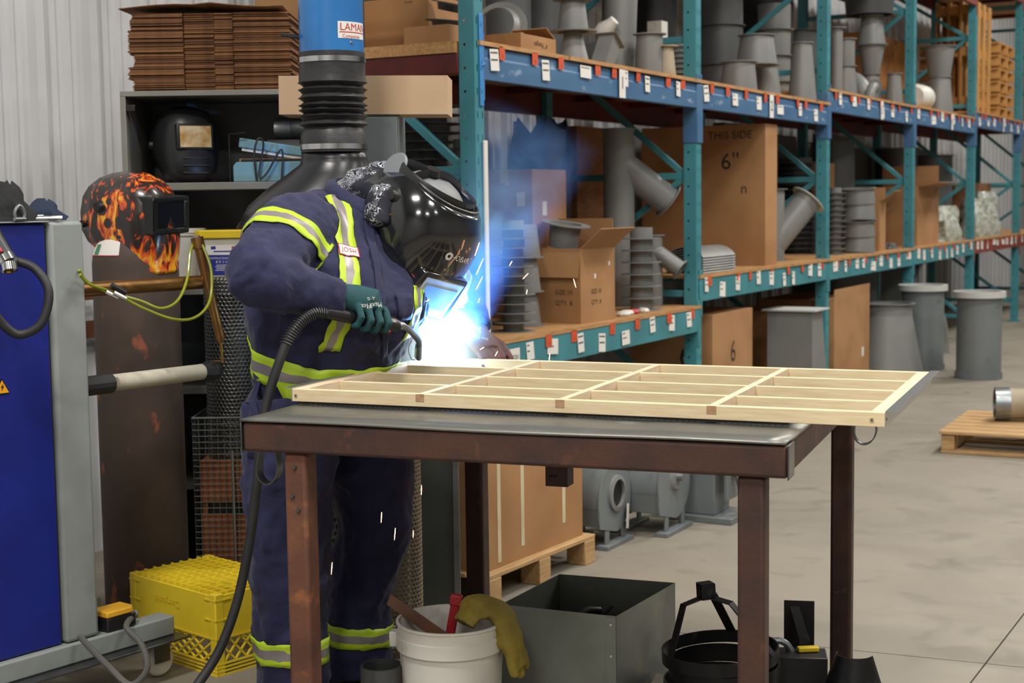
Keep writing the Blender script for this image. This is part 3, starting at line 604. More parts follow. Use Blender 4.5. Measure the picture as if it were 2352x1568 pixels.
# --- lower deck, second bay
P = rkp(1680, 430, -.46); P.z = L2; t = carton('tall brown carton with 6 scrawled on it filling the left of the second bay', RK(-.49, 4.02, L2), (.90, .24, .95), RZ, marks=[('f', '6"', .16, .20, .70, 0), ('f', 'n', .1, .30, .52, 0), ('f', 'THIS SIDE', .075, .20, .88, 0)], tape=False)
for i in range(7):
    P = rkp(1655, 600, .0); q = MB(); q.lathe([(.15, -.28), (.152, .28), (.147, .28), (.145, -.28), (.15, -.28)], 18, a0=R_(35), a1=R_(145)); o = q.build('half_pipe', K['grey'], None, (*RK(-.16, 3.05, 0).xy, L2 - .084 + .016 * i), (R_(90), 0, RZ)); tag(o, 'grey half round sheet nested in the pile at the second post', 'half pipe', 'nested half pipes at the second post')
K['rim'] = mat('pale_rim', '#bcbdba', .45)
ybranch('grey duct branch with wide pale rim leaning in the second bay', rkp(1768, 600, -.30).xy.to_3d() + Vector((0, 0, L2)), .105, .52, .46, R_(42), .10, (0, 0, R_(16)), ring='rim')
P = RK(-.62, 6.33, L3); discs('dark round flange in the tall stack behind the pale rimmed branch', 'dark flanges in the second bay', P, 18, .22, .044, 'greyd', .6, .01)
# --- lower deck, third bay
P = rkp(1918, 560, -.22); P.z = L3; discs('dull flange in the narrow stack past the third post', 'narrow flange stack past the third post', P, 12, .085, .045, 'grey', .5, .004)
for i in range(4):
    P = rkp(1972, 560, -.16); P.z = L3 + .002 + i * .135; duct('duct_section', ('bottom', 'second', 'third', 'top')[i] + ' section of the twisted grey duct stack in the third bay', 'duct', P, [(.135, .125, .128, i % 2 == 0, i % 2 == 1)], 'grey', rot=(R_((-2, 3, -2, 3)[i]), R_((3, -2, 2, -3)[i]), 0), fw=.02)
P = rkp(2040, 560, -.2); P.z = L3; carton('narrow open carton with a raised flap in the third bay', RK(-.22, 6.98, L3), (.30, .20, .42), RZ, [('r', R_(55), .16), ('b', R_(0), .12)], open_=True, m='card')
P = RK(-.62, 7.34, L3); duct('large_duct', 'added dark wide duct at the back of the third lower bay', 'duct', P, [(.21, .19, .95, True, True)], 'greyd')  # added behind the goods for a dark backdrop
P = RK(-.58, 6.80, L3); duct('large_duct', 'dark duct holding a small carton in the third lower bay', 'duct', P, [(.14, .14, .45, True, True)], 'greyd'); P.z += .452
carton('small brown carton on the dark duct in the third bay', P, (.22, .22, .30), RZ, tape=False)
for i in range(14):
    P = RK(-.10 - .05 * (i % 3), 7.33 + .035 * (i // 2), L3 + .0 + .03 * (i % 2)); q = MB(); q.lathe([(0, 0), (.024, 0), (.024, .018), (.012, .022), (.012, .028), (0, .028)], 8); o = q.build('clamp_fitting', K['galv'], None, tuple(P), (0, 0, i)); tag(o, 'small bright clamp fitting in the heap beside the fourth post', 'fitting', 'clamp fittings beside the fourth post')
# --- lower deck, fourth and fifth bay
carton('large open carton with a bright flap in the fourth bay', RK(-.33, 8.55, L4), (.55, .85, .55), RZ, [('r', R_(80), .2), ('b', R_(-4), .2)], open_=True)
for k_, (y, x, w_, h_) in enumerate(((4.55, -.95, .8, .95), (5.75, -.93, .8, 1.05), (6.75, -.95, .9, 1.0), (8.35, -.93, .9, 1.05), (9.35, -.95, .8, .95), (11.6, -.93, 1.4, 1.0))):
    t = thing('dark_panel', ('added dark backing panel behind the pale rimmed branch', 'added dark backing panel at the back left of the third lower bay', 'added dark backing panel at the back right of the third lower bay', 'added dark backing panel behind the large open carton', 'added dark backing panel at the back right of the fourth lower bay', 'added dark backing panel at the back of the fifth lower bay')[k_], 'cover', tuple(RK(x, y, L3 + .006)), (0, 0, RZ)); q = MB(); q.bx(-.05, .05, -w_ / 2, w_ / 2, 0, h_); q.build('backing_panel', K['greyd'], t, bevel=.01); q = MB(); q.bx(.05, .06, -w_ / 2 + .03, w_ / 2 - .03, .04, h_ - .04); q.build('raised_face', K['greyd'], t, bevel=.004)  # added dark panels hide the pale wall, so the lower bays read dark
P = RK(-.64, 9.62, L4); duct('large_duct', 'added dark duct at the back right of the fourth lower bay', 'duct', P, [(.21, .21, .95, True, True)], 'greyd')  # added filler that keeps the shelf rear dark
K['film'] = mat('clear_film', '#b9bdb8', .18, 0, '#7f8470', 16, bump=.4, bscale=25)
for i, (y, h_) in enumerate(((9.75, .36), (11.2, .42), (11.75, .5))):
    q = MB(); rings = [[((.16 + .03 * math.sin(4 * a + j)) * (1 - .35 * (j / 7)**3) * math.cos(a), (.2 + .03 * math.cos(3 * a + j)) * (1 - .3 * (j / 7)**3) * math.sin(a), h_ * j / 7) for a in [2 * math.pi * k_ / 16 for k_ in range(16)]] for j in range(8)]
    q.loft(rings); o = q.build('wrapped_bundle', K['film'], None, tuple(RK(-.18, y, (L4 if i == 0 else L5) + .001)), (0, 0, RZ), smooth=30); tag(o, ('film wrapped bundle beside the large open carton', 'film wrapped bundle just past the fifth post', 'tallest film wrapped bundle at the far right')[i], 'bundle')
P = RK(-.6, 10.9, L5); duct('large_duct', 'added dark duct at the back of the fifth lower bay', 'duct', P, [(.24, .24, .9, True, True)], 'greyd')  # added dark filler for the rear of this bay
carton('brown carton at the back of the fifth lower bay', RK(-.56, 12.42, L5), (.5, .7, .6), RZ, m='carddk')
# --- on the floor under and beside the rack
carton('brown carton with a scrawl on the floor past the second post', RK(-.30, 3.25, .14), (.55, .72, .66), RZ, marks=[('f', '6', .2, .1, .40, 0), ('r', '6', .2, 0, .40, 0)], tape=False)
pl = thing('wooden_pallet', 'low pallet under the scrawled carton', 'pallet', tuple(RK(-.30, 3.25, 0)), (0, 0, RZ))
for a in (-.3, 0, .27): q = MB(); q.bx(-.3, .3, a, a + .05, 0, .12); q.build('stringer', K['pallet'], pl, smooth=0)
for a in range(5): q = MB(); q.bx(-.3 + a * .13, -.3 + a * .13 + .09, -.36, .36, .12, .139); q.build('slat', K['pallet'], pl, smooth=0)
P = RK(.05, 4.35, 0); t = thing('square_chute', 'grey square chute with a pale bent lip past the scrawled carton', 'chute', tuple(P), (0, 0, RZ))
q = MB(); q.loft([[(-.16, -.2, 0), (.16, -.2, 0), (.16, .2, 0), (-.16, .2, 0)], [(-.16, -.2, .74), (.16, -.2, .74), (.16, .02, .74), (-.16, .02, .74)]]); q.build('chute_wall', K['grey'], t, smooth=0)
q = MB(); q.bx(-.19, .19, -.23, .10, .74, .75); q.build('flange', K['rim'], t, smooth=0)
bx_ = carton('dark brown carton with green tape on the floor left of the third post', RK(-.30, 4.83, .0), (.56, .44, .70), RZ, tape=False, marks=[('r', '#', .09, .12, .20, 0)])
q = MB(); q.bx(.2802, .2812, -.06, -.02, .02, .44); q.build('green_tape', mat('green_tape', '#3f7a2b', .5), bx_, smooth=0)
carton('wide brown carton with white tape on the floor right of the third post', RK(-.28, 5.78, .0), (.6, .98, .74), RZ, [('r', R_(2), .08)], tape=False, marks=[('r', '#', .05, .30, .28, 0)])
P = RK(.02, 6.85, 0); duct('hopper', 'pale grey hopper with round rim on the floor past the wide carton', 'hopper', P, [(.30, .20, .52, False, False), (.20, .20, .10, False, True)], n=20)
P = RK(-.62, 7.42, 0); duct('large_duct', 'dark drum shaped duct standing under the third bay', 'duct', P, [(.38, .38, .85, True, True)], 'greyd')
P = RK(-.1, 8.2, 0); t = thing('flanged_plate', 'pale grey steel panel on edge by the fourth post', 'panel', tuple(P), (0, 0, RZ)); q = MB(); q.bx(-.3, .06, -.02, .02, 0, .98); q.build('sheet', K['grey'], t, smooth=0); q = MB(); q.bx(.06, .10, -.05, .05, 0, .98); q.build('flange', K['grey'], t, smooth=0)
P = RK(-.02, 8.9, .0); elbow('duct_elbow', 'large pale elbow standing on the floor past the fourth post', 'duct elbow', P, .42, .10, R_(85), (0, 0, RZ + R_(-90)), 'grey', .03)
def drum(label, P, r, h):
    t = thing('steel_drum', label, 'drum', tuple(P)); q = MB(); q.lathe([(0, .0), (r, 0), (r, h), (r - .004, h), (r - .004, .01), (0, .01)], 32); q.build('drum_wall', K['greym'], t)
    q = MB(); q.lathe([(r, h - .05), (r + .03, h - .05), (r + .03, h), (r - .01, h), (r - .01, h - .05), (r, h - .05)], 32); q.build('rim', K['rim'], t)
    q = MB(); q.lathe([(r, .0), (r + .012, 0), (r + .012, .05), (r, .05)], 32); q.build('foot_ring', K['greym'], t)
b0 = onz(2247, 868, 0); kk = ppm(b0); drum('tall grey open drum standing on the aisle floor', b0, 50 / kk, 200 / kk)
b1 = onz(2150, 862, 0) + Vector((.02, .5, 0)); drum('second tall grey drum partly behind the first drum', b1, 50 / kk, 205 / kk)
# machines at the far right edge
P = RK(.80, 15.6, 0); t = thing('grey_machine', 'grey machine with a round window at the far right edge', 'machine', tuple(P), (0, 0, RZ))
q = MB(); q.bx(-.5, .5, -.5, .5, .3, 1.45); q.build('housing', K['greym'], t, bevel=.02); q = MB(); q.bx(-.5, .5, -.55, .55, 0, .3); q.build('base', K['greyd'], t, bevel=.01)
q = MB(); q.lathe([(.30, -.03), (.36, -.03), (.36, .03), (.30, .03), (.30, -.03)], 30); q.build('ring', K['grey'], t, (.3, -.53, 1.0), (R_(90), 0, 0)); q = MB(); q.lathe([(.0, 0), (.3, 0)], 30); q.build('cover', K['greyd'], t, (.3, -.51, 1.0), (R_(90), 0, 0))
P = RK(.95, 13.2, 0); t = thing('grey_hopper', 'pale grey hopper with angled side at the right edge of the aisle', 'hopper', tuple(P), (0, 0, RZ))
q = MB(); q.loft([[(-.2, -.3, 0), (.3, -.3, 0), (.3, .3, 0), (-.2, .3, 0)], [(-.35, -.4, .55), (.45, -.4, .55), (.45, .4, .55), (-.35, .4, .55)], [(-.35, -.4, 1.1), (.45, -.4, 1.1), (.45, .4, 1.1), (-.35, .4, 1.1)]]); q.build('hopper_wall', K['grey'], t, smooth=0)
q = MB(); q.bx(-.4, .5, -.45, .45, .56, .60); q.build('flange', K['rim'], t, smooth=0); q = MB(); q.bx(-.38, .48, -.43, .43, 1.1, 1.13); q.build('lid', K['rim'], t, smooth=0)
# ------------------------------------------------------------ corner behind the worker: cabinet, locker, cardboard
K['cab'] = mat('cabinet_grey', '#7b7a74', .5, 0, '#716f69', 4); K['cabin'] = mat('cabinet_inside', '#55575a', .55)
def pz(px, py, Y): return onY(px, py, Y)
CY0, CY1 = 5.62, 6.05; cx0, cx1 = pz(278, 300, CY0).x, pz(764, 300, CY0).x; ctop = pz(400, 208, CY0).z; S1 = pz(450, 419, CY0).z; S2 = 1.20
cab = thing('steel_cabinet', 'open grey steel shelf cabinet in the corner under the cardboard stack', 'cabinet', (cx0, CY0, 0)); cw, cd = cx1 - cx0, CY1 - CY0
def prt(nm, b, m, p, bevel=.002, **k): q = MB(); q.bx(*b); return q.build(nm, K[m], p, bevel=bevel, **k)
for x in (0, cw - .02): prt('side_panel', (x, x + .02, 0, cd, 0, ctop - .02), 'cab', cab)
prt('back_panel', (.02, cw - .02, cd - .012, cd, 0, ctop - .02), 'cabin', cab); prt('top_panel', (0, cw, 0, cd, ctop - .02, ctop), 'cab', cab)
for z in (.06, .45, .82, S2, S1): prt('shelf', (.02, cw - .02, .004, cd - .012, z - .028, z), 'cab', cab)
prt('hinge_clip', (.02, .055, .002, .02, ctop - .075, ctop - .05), 'black', cab)
# flattened cardboard boxes on top of the cabinet
n = 38; zt = pz(400, 28, CY0).z; dz = (zt - ctop) / n; xa, xb = pz(300, 100, CY0 + .03).x, pz(668, 100, CY0 + .03).x
K['cards'] = [mat('brown_card', c, .85, 0, c2, 30, stretch=(1, 1, 8), bump=.08, bscale=140) for c, c2 in (('#77502f', '#5d3c22'), ('#835a37', '#6b4628'), ('#6b472a', '#54361e'))]
for i in range(n):
    q = MB(); rr = random.Random(i // 6); sx = rr.uniform(-.012, .012) + random.uniform(-.004, .004); e = .006 * math.sin(i * 1.7)
    cuts = [0, .035, .30, .305, .43, .435, .56, .60, 1.0]; W = xb - xa; dd = .40
    for j, (a, b) in enumerate(((0, .33), (.332, .52), (.522, .64), (.642, 1.0))):
        y0 = random.uniform(-.006, .006) + (.012 if j == 1 else 0) + (.004 if j == 2 else 0)
        q.bx(a * W + sx * (j == 0), b * W + e * (j == 3), y0, dd, (.0006 if j % 2 else 0), dz * .46); q.bx(a * W + sx * (j == 0) + .003, b * W + e * (j == 3), y0 + random.uniform(0, .006), dd, dz * .48, dz * (.97 if j % 2 else .93))
    o = q.build('flattened_carton', K['cards'][(i // 3 + i) % 3], None, (xa, CY0 + .02, ctop + dz * i), smooth=0)
    tag(o, 'folded brown carton in the flat stack on top of the cabinet', 'carton', 'folded cartons stacked on the cabinet')
q = MB(); q.loft([[(x, y, .012 * math.sin(x * 9) + .010 * (x > .5) * (x - .5) + (.012 if y < .1 and x > .3 else 0) + dz_) for x, y in [(i * .068 - .03, y_) for i in range(10)]] for y_, dz_ in ((-.03, .0), (.15, .004), (.36, .0))], (False, False), False)
o = q.build('loose_card_sheet', K['cards'][0], None, (xa, CY0 + .02, zt + .016), solid=.004); tag(o, 'curled loose cardboard sheet on top of the flat carton stack', 'sheet')
# carton across the locker
LY0 = 5.28; lx0, lx1 = pz(775, 300, LY0).x, pz(917, 300, LY0).x; lz = pz(850, 263, LY0).z
lk = thing('steel_locker', 'narrow grey steel locker standing behind the fume pipe', 'locker', (lx0, LY0, 0))
prt('locker_body', (0, lx1 - lx0, 0, .30, 0, lz), 'greym', lk); prt('locker_door', (.006, lx1 - lx0 - .006, -.012, 0, .05, lz - .01), 'greym', lk); prt('handle', (.02, .03, -.03, -.012, 1.0, 1.12), 'chrome', lk)
b0, b1 = pz(640, 222, LY0 - .02), pz(1030, 222, LY0 - .02)
carton('long pale cardboard box laid across the locker behind the fume pipe', ((b0.x + b1.x) / 2, LY0 + .10, lz + .0005), (b1.x - b0.x, .22, .135), R_(-2), m='cardl', tape=False, name='long_carton', tilt=(0, R_(.8)))
# ------------------------------------------------------------ welding helmets
def helmet_shell(sl, n=9, ns=3):
    rings = []
    for z, xf, xb, w, xm in sl:
        r = []
        for i in range(ns): r.append((xb + (xm - xb) * i / ns, w * (.90 + .1 * i / ns), z))
        for i in range(2 * n + 1):
            a = math.pi / 2 - math.pi * i / (2 * n); c_, s_ = math.cos(a), math.sin(a)
            r.append((xm + (xf - xm) * abs(c_)**.8, w * math.copysign(abs(s_)**.8, s_), z))
        for i in range(ns): r.append((xm + (xb - xm) * (i + 1) / ns, -w * (1 - .1 * (i + 1) / ns), z))
        rings.append(r)
    return rings
def flame_mat():
    m = bpy.data.materials.new('flame_airbrush'); m.use_nodes = True; nt = m.node_tree; N = nt.nodes; L = nt.links; b = N['Principled BSDF']
    b.inputs['Roughness'].default_value = .28; b.inputs['Coat Weight'].default_value = .5; b.inputs['Coat Roughness'].default_value = .1
    tc = N.new('ShaderNodeTexCoord'); mp = N.new('ShaderNodeMapping'); mp.inputs['Scale'].default_value = (1, 1, .42); L.new(tc.outputs['Object'], mp.inputs[0])
    nz = N.new('ShaderNodeTexNoise'); nz.inputs['Scale'].default_value = 22; nz.inputs['Detail'].default_value = 3.5; nz.inputs['Distortion'].default_value = 2.2; L.new(mp.outputs[0], nz.inputs['Vector'])
    sx = N.new('ShaderNodeSeparateXYZ'); L.new(tc.outputs['Object'], sx.inputs[0])
    def mth(op, a, bb=None, c=None):
        q = N.new('ShaderNodeMath'); q.operation = op
        for i, v in enumerate((a, bb, c)):
            if v is None: continue
            if isinstance(v, (int, float)): q.inputs[i].default_value = v
            else: L.new(v, q.inputs[i])
        return q.outputs[0]
    def ell(x, z, rx, rz, soft=.35):
        d = mth('SQRT', mth('ADD', mth('POWER', mth('DIVIDE', mth('SUBTRACT', sx.outputs[0], x), rx), 2), mth('POWER', mth('DIVIDE', mth('SUBTRACT', sx.outputs[2], z), rz), 2)))
        q = N.new('ShaderNodeMapRange'); q.inputs[1].default_value = 1; q.inputs[2].default_value = 1 - soft; L.new(d, q.inputs[0]); return q.outputs[0]
    low = N.new('ShaderNodeMapRange'); low.inputs[1].default_value = .14; low.inputs[2].default_value = 0.0; low.inputs[3].default_value = 0; low.inputs[4].default_value = .24; L.new(sx.outputs[2], low.inputs[0])
    h = mth('ADD', nz.outputs[0], low.outputs[0])
    skull = ell(-.005, .20, .075, .12); h = mth('ADD', h, mth('MULTIPLY', skull, .20)); h = mth('ADD', h, mth('MULTIPLY', ell(-.10, .20, .07, .07), .08)); h = mth('ADD', h, mth('MULTIPLY', ell(.09, .33, .09, .06), .10))
    for x, z, rx, rz in ((.035, .175, .022, .026), (-.02, .17, .02, .018), (-.05, .215, .03, .022), (.03, .125, .012, .008), (-.02, .245, .012, .012)): h = mth('SUBTRACT', h, mth('MULTIPLY', ell(x, z, rx, rz, .5), .6))
    ramp = N.new('ShaderNodeValToRGB'); cr_ = ramp.color_ramp; L.new(h, ramp.inputs[0])
    for i, (p, c_) in enumerate(((.0, '#1d1b1a'), (.58, '#2a2420'), (.605, '#8a2416'), (.66, '#cf5320'), (.74, '#e08a24'), (.84, '#edc02e'), (1, '#f0d84a'))):
        e = cr_.elements[i] if i < 2 else cr_.elements.new(p); e.position = p; e.color = (*srgb(c_), 1)
    L.new(ramp.outputs[0], b.inputs['Base Color']); return m
K['flame'] = flame_mat(); K['gloss'] = mat('gloss_black_shell', '#232528', .16, .35, '#1a1b1e', 7, coat=.8); K['satin'] = mat('satin_black_shell', '#1c1d1f', .35)
K['lens'] = mat('green_black_lens', '#0b0f1c', .06, 0, coat=1); K['headgear'] = mat('grey_headgear', '#6f7478', .5)
HP = pz(312, 617, 5.25); ck = ppm(HP)
CYL = Vector((HP.x, 5.25, 0))
hs = [(.0, .150, .085, .075, .095), (.012, .152, .060, .088, .08), (.03, .146, .0, .100, .05), (.06, .152, -.06, .108, .04), (.10, .158, -.125, .114, .02), (.14, .160, -.150, .118, .01), (.20, .158, -.155, .118, .0), (.255, .150, -.148, .112, -.005), (.29, .128, -.132, .098, -.01), (.32, .092, -.102, .074, -.012), (.338, .05, -.065, .045, -.012), (.345, .012, -.03, .015, -.012)]
hm = thing('welding_helmet', 'welding helmet painted with flames and a skull sitting on the gas cylinder', 'helmet', (HP.x, 5.25, HP.z - .004), (R_(2), R_(4), R_(-28)))
q = MB(); q.loft(helmet_shell(hs), (False, True), False); o = q.build('shell', K['flame'], hm, solid=.004, smooth=60)
q = MB()
for y0, y1, z0, z1 in ((-.092, .092, .138, .156), (-.092, .092, .252, .268), (-.092, -.068, .156, .252), (.068, .092, .156, .252)): q.bx(.088, .165, y0, y1, z0, z1)
wf = q.build('window_frame', K['satin'], hm, bevel=.004); q = MB(); q.bx(.140, .160, -.068, .068, .156, .252); q.build('lens', K['lens'], wf, smooth=0)
for s in (-1, 1):
    q = MB(); q.lathe([(0, .018), (.015, .018), (.02, .006), (.024, 0)], 14); q.build('pivot_knob', K['plasticb'], hm, (-.06, s * .112, .225), (R_(-90 * s), 0, 0))
    q = MB(); q.lathe([(0, .010), (.012, .010), (.014, 0)], 10); q.build('adjusting_screw', K['plasticb'], hm, (-.145, s * .106, .16), (R_(-90 * s), 0, 0))
q = MB(); q.tube(spline([(-.12, .10, .22), (-.17, .07, .22), (-.18, 0, .215), (-.17, -.07, .22), (-.12, -.10, .22)], 5), [(.012, .003)] * 21, 8); q.build('headband', K['plasticb'], hm)
# dark helmet on the cabinet shelf
hq = [(a, b, c, d, e) for a, b, c, d, e in ((.0, .13, .02, .07, .08), (.03, .145, -.01, .095, .06), (.08, .15, -.05, .11, .04), (.13, .15, -.10, .118, .02), (.18, .15, -.125, .118, 0), (.23, .14, -.125, .11, 0), (.27, .10, -.10, .085, 0), (.29, .04, -.05, .04, 0))]
P = pz(428, 415, CY0 + .17); hb = thing('welding_helmet', 'black welding helmet with a bright reflecting lens inside the cabinet', 'helmet', (P.x, P.y, S1 + .001), (0, R_(-3), R_(-62)))
q = MB(); q.loft(helmet_shell(hq), (False, True), False); q.build('shell', K['satin'], hb, solid=.004, smooth=60)
q = MB(); q.bx(.12, .155, -.072, .072, .115, .215); o = q.build('window_frame', K['satin'], hb, bevel=.006); q = MB(); q.bx(.150, .1565, -.06, .06, .125, .205); q.build('lens', mat('lens_reflection', '#efdcb6', .2, .35, '#b98f55', 22, .4, .7), o, smooth=0)  # pale gold colour paints the bright reflection on this lens
for i in range(3): q = MB(); q.bx(.135, .152, -.05, .05, .025 + .028 * i, .032 + .028 * i); q.build('chin_rib', K['satin'], hb, bevel=.003)
q = MB(); q.lathe([(0, .012), (.014, .012), (.02, 0)], 12); q.build('pivot_knob', K['plasticb'], hb, (-.05, -.116, .15), (R_(90), 0, 0))
# impulse heat sealer, tin and duct piece in the cabinet
sx0, sx1 = pz(537, 400, CY0 + .06).x, pz(720, 400, CY0 + .06).x; se = thing('heat_sealer', 'light blue bench heat sealer with raised arm inside the cabinet', 'sealer', (sx0, CY0 + .05, S1 + .001)); W = sx1 - sx0
K['lblue'] = mat('light_blue_enamel', '#6d97a5', .45, 0, '#628a98', 5)
q = MB(); q.loft([[(0, y, 0), (W, y, 0), (W, y, .075), (.012, y, .075), (.0, y, .06)] for y in (0, .10)]); q.build('sealer_base', K['lblue'], se, bevel=.003)
q = MB(); q.bx(.02, W, .03, .06, .076, .088); q.build('sealing_bar', K['woodb'], se, smooth=0); q = MB(); q.bx(.025, W, .028, .034, .0765, .086); q.build('bar_clip', K['black'], se, smooth=0)
q = MB(); q.at((.02, .045, .15), (0, R_(9), 0)).bx(0, W - .03, -.02, .02, -.018, .018); q.build('sealer_arm', K['lblue'], se, bevel=.004)
q = MB(); q.at((.03, .045, .125), (0, R_(9), 0)).bx(0, W - .05, -.012, .012, -.006, .004); q.build('pressure_bar', K['label'], se, smooth=0)
q = MB(); q.tube(spline([(.09, -.012, .0), (.085, -.02, .10), (.10, -.015, .16), (.12, -.012, .14), (.10, -.02, .02), (.13, -.02, .03), (.19, -.02, .12), (.185, -.015, .0)], 6), .004, 6); q.build('power_cord', K['rubber'], se)
q = MB(); q.tube([(-.012, .0, 0), (-.012, .0, .18), (.05, .0, .186)], .003, 6); q.build('wire_guard', K['black'], se)
q = MB(); q.at((.0, .12, 0)).bx(.11, .24, 0, .20, 0, .163); o = q.build('parts_tin', K['greyd'], None, (sx0, CY0 + .05, S1 + .001), bevel=.004); tag(o, 'dark tin behind the heat sealer in the cabinet', 'tin')
P = pz(650, 292, CY0 + .15); q = MB(); r = .043; q.lathe([(r, -.06), (r, .0), (r + .003, .005), (r, .01), (r, .10), (r - .003, .10), (r - .003, -.06), (r, -.06)], 24); o = q.build('duct_piece', K['galv'], None, (P.x + .02, CY0 + .22, S1 + .165 + r), (0, R_(90), 0)); tag(o, 'short bright galvanised duct lying on the tin in the cabinet', 'duct')
# white bucket and clear tub on the lower cabinet shelf
P = pz(438, 640, CY0 + .16); bk = thing('white_bucket', 'white plastic bucket on the cabinet shelf behind the gas cylinder', 'bucket', (P.x - .035, P.y, S2 + .001)); q = MB(); q.lathe([(0, 0), (.082, 0), (.098, .19), (.104, .195), (.104, .215), (.094, .215), (.08, .01), (0, .01)], 28); q.build('bucket_wall', K['white'], bk); q = MB(); q.lathe([(.0, .222), (.10, .222), (.107, .205), (.1, .216), (0, .217)], 28); q.build('lid', K['white'], bk)
P = pz(525, 640, CY0 + .12); tb = thing('screw_tub', 'clear plastic screw tub with yellow lid beside the white bucket', 'tub', (P.x, P.y, S2 + .001))
q = MB(); q.loft([[(x * .1, y * .1, z) for x, y in ((-1, -.8), (-.8, -1), (.8, -1), (1, -.8), (1, .8), (.8, 1), (-.8, 1), (-1, .8))] for z in (0, .185)]); q.build('tub_wall', mat('cloudy_plastic', '#b9b3a5', .3, 0, '#a79f8d', 6), tb, bevel=.006)
q = MB(); q.loft([[(x * .108, y * .108, z) for x, y in ((-1, -.8), (-.8, -1), (.8, -1), (1, -.8), (1, .8), (.8, 1), (-.8, 1), (-1, .8))] for z in (.183, .215)]); q.build('lid', K['yellow'], tb, bevel=.004)
q = MB(); q.T = Matrix.Translation((.0, -.1008, .10)) @ Euler((R_(90), 0, 0)).to_matrix().to_4x4(); q.box((0, 0, 0), (.138, .118, .0006)); q.mat(1).box((0, -.018, .0005), (.126, .078, .0004)); q.mat(2); q.text('CONSTRUCTION SCREWS', .0105, Matrix.Translation((0, .008, .0004))); q.text('8 X 1-1/2', .014, Matrix.Translation((0, -.006, .0004)))
for i in range(4): q.box((0, -.018 - i * .0065, .0009), (.05 + .01 * (i % 2), .0022, .0004))
q.box((.048, -.045, .0009), (.02, .016, .0004)); q.mat(1).box((-.035, .048, .0005), (.018, .012, .0004)); q.box((0, .034, .0005), (.07, .005, .0004)); q.mat(3).box((.045, .043, .0005), (.02, .02, .0004)); q.build('label', [K['label'], mat('label_blue', '#1d2f86', .5), K['label'], K['redtape']], tb, smooth=0)
# ------------------------------------------------------------ gas cylinder
K['cylp'] = mat('worn_brown_paint', '#4d3e35', .68, 0, '#3d312b', 5, .35, .7, .06, 50, (1, 1, .5), col3='#94523a', scale3=13, lo3=.64, hi3=.69)
r = 97 / ck; zs = pz(312, 604, 5.25).z; gc = thing('gas_cylinder', 'tall worn brown gas cylinder under the flame helmet', 'gas cylinder', tuple(CYL))
q = MB(); q.lathe([(0, 0), (r - .01, 0), (r, .02), (r, zs), (r * .97, zs + .035), (r * .86, zs + .075), (r * .62, zs + .115), (r * .34, zs + .14), (r * .3, zs + .15), (0, zs + .15)], 40); q.build('cylinder_body', K['cylp'], gc)
q = MB(); q.lathe([(.04, zs + .15), (.045, zs + .15), (.045, zs + .17), (.04, zs + .20), (0, zs + .20)], 20); q.build('neck_ring', K['steel'], gc)
q = MB(); q.lathe([(r * .972 + .001, zs + .033), (r * .865 + .001, zs + .074), (r * .65, zs + .11)], 12, a0=R_(200), a1=R_(262)); q.build('label', [K['label']], gc)
q = MB(); q.lathe([(r * .974 + .002, zs + .036), (r * .875 + .002, zs + .07)], 3, a0=R_(214), a1=R_(226)); q.build('green_diamond', mat('label_green', '#3f7f5a', .5), gc)
q = MB(); q.lathe([(r * .975 + .0015, zs + .030), (r * .955 + .0015, zs + .038)], 12, a0=R_(200), a1=R_(262)); q.build('red_stripe', K['redtape'], gc)
# ------------------------------------------------------------ perforated sheets, wire basket
def perforated(nu, nv, fn, hole=.33, slot=1.0):
    """sheet of nu x nv cells with a hole in each; fn(u,v) in cells -> point"""
    q = MB(); a = [-.75, -.5, -.25, 0, .25, .5, .75, 1.0]
    for j in range(nv):
        off = .5 * (j % 2)
        for i in range(nu):
            u, v = i + .5 + off, j + .5
            o = [fn(u - .5, v - .5), fn(u, v - .5), fn(u + .5, v - .5), fn(u + .5, v), fn(u + .5, v + .5), fn(u, v + .5), fn(u - .5, v + .5), fn(u - .5, v)]
            h = [fn(u + hole * slot * math.cos(math.pi * t), v + hole * math.sin(math.pi * t)) for t in a]
            q.add(o + h, [(k_, (k_ + 1) % 8, 8 + (k_ + 1) % 8, 8 + k_) for k_ in range(8)])
    return q
bx0, bx1 = -1.16, -.84; BY = 5.30
K['mesh'] = mat('dull_zinc_wire', '#83888a', .4, .8)
wb = thing('wire_basket', 'welded wire mesh basket behind the yellow crate', 'basket', (bx0, BY, 0)); bw = bx1 - bx0; bd = .27; bh = .745
def wires(nm, a, b, fn, n, r=.0016): 
    q = MB()
    for i in range(n + 1):
        p, s = fn(i / n); q.tube([p, s], r, 5)
    return tag(q.build(nm, K['mesh'], wb), kind='stuff')
wires('vertical_wires', 0, 0, lambda t: ((bw * t, 0, .02), (bw * t, 0, bh)), 14); wires('horizontal_wires', 0, 0, lambda t: ((0, -.003, .02 + (bh - .02) * t), (bw, -.003, .02 + (bh - .02) * t)), 33)
for x in (0, bw): wires('side_wires', 0, 0, lambda t: ((x, 0, .02 + (bh - .02) * t), (x, bd, .02 + (bh - .02) * t)), 33); wires('side_wires', 0, 0, lambda t: ((x, bd * t, .02), (x, bd * t, bh)), 9)
q = MB(); q.tube([(bw * .45, -.006, .02), (bw * .45, -.006, bh - .12)], .004, 6); q.build('centre_rod', K['mesh'], wb)
for z in (.02, bh): q = MB(); q.tube([(0, 0, z), (bw, 0, z), (bw, bd, z), (0, bd, z), (0, 0, z)], .004, 6); q.build('rim_wire', K['mesh'], wb)
K['brd'] = mat('orange_brown_board', '#8a5230', .7, 0, '#774526', 6, stretch=(1, 8, 8))
sb = thing('slatted_box', 'brown slatted wooden box inside the wire basket', 'box', (bx0 + .02, BY + .02, 0))
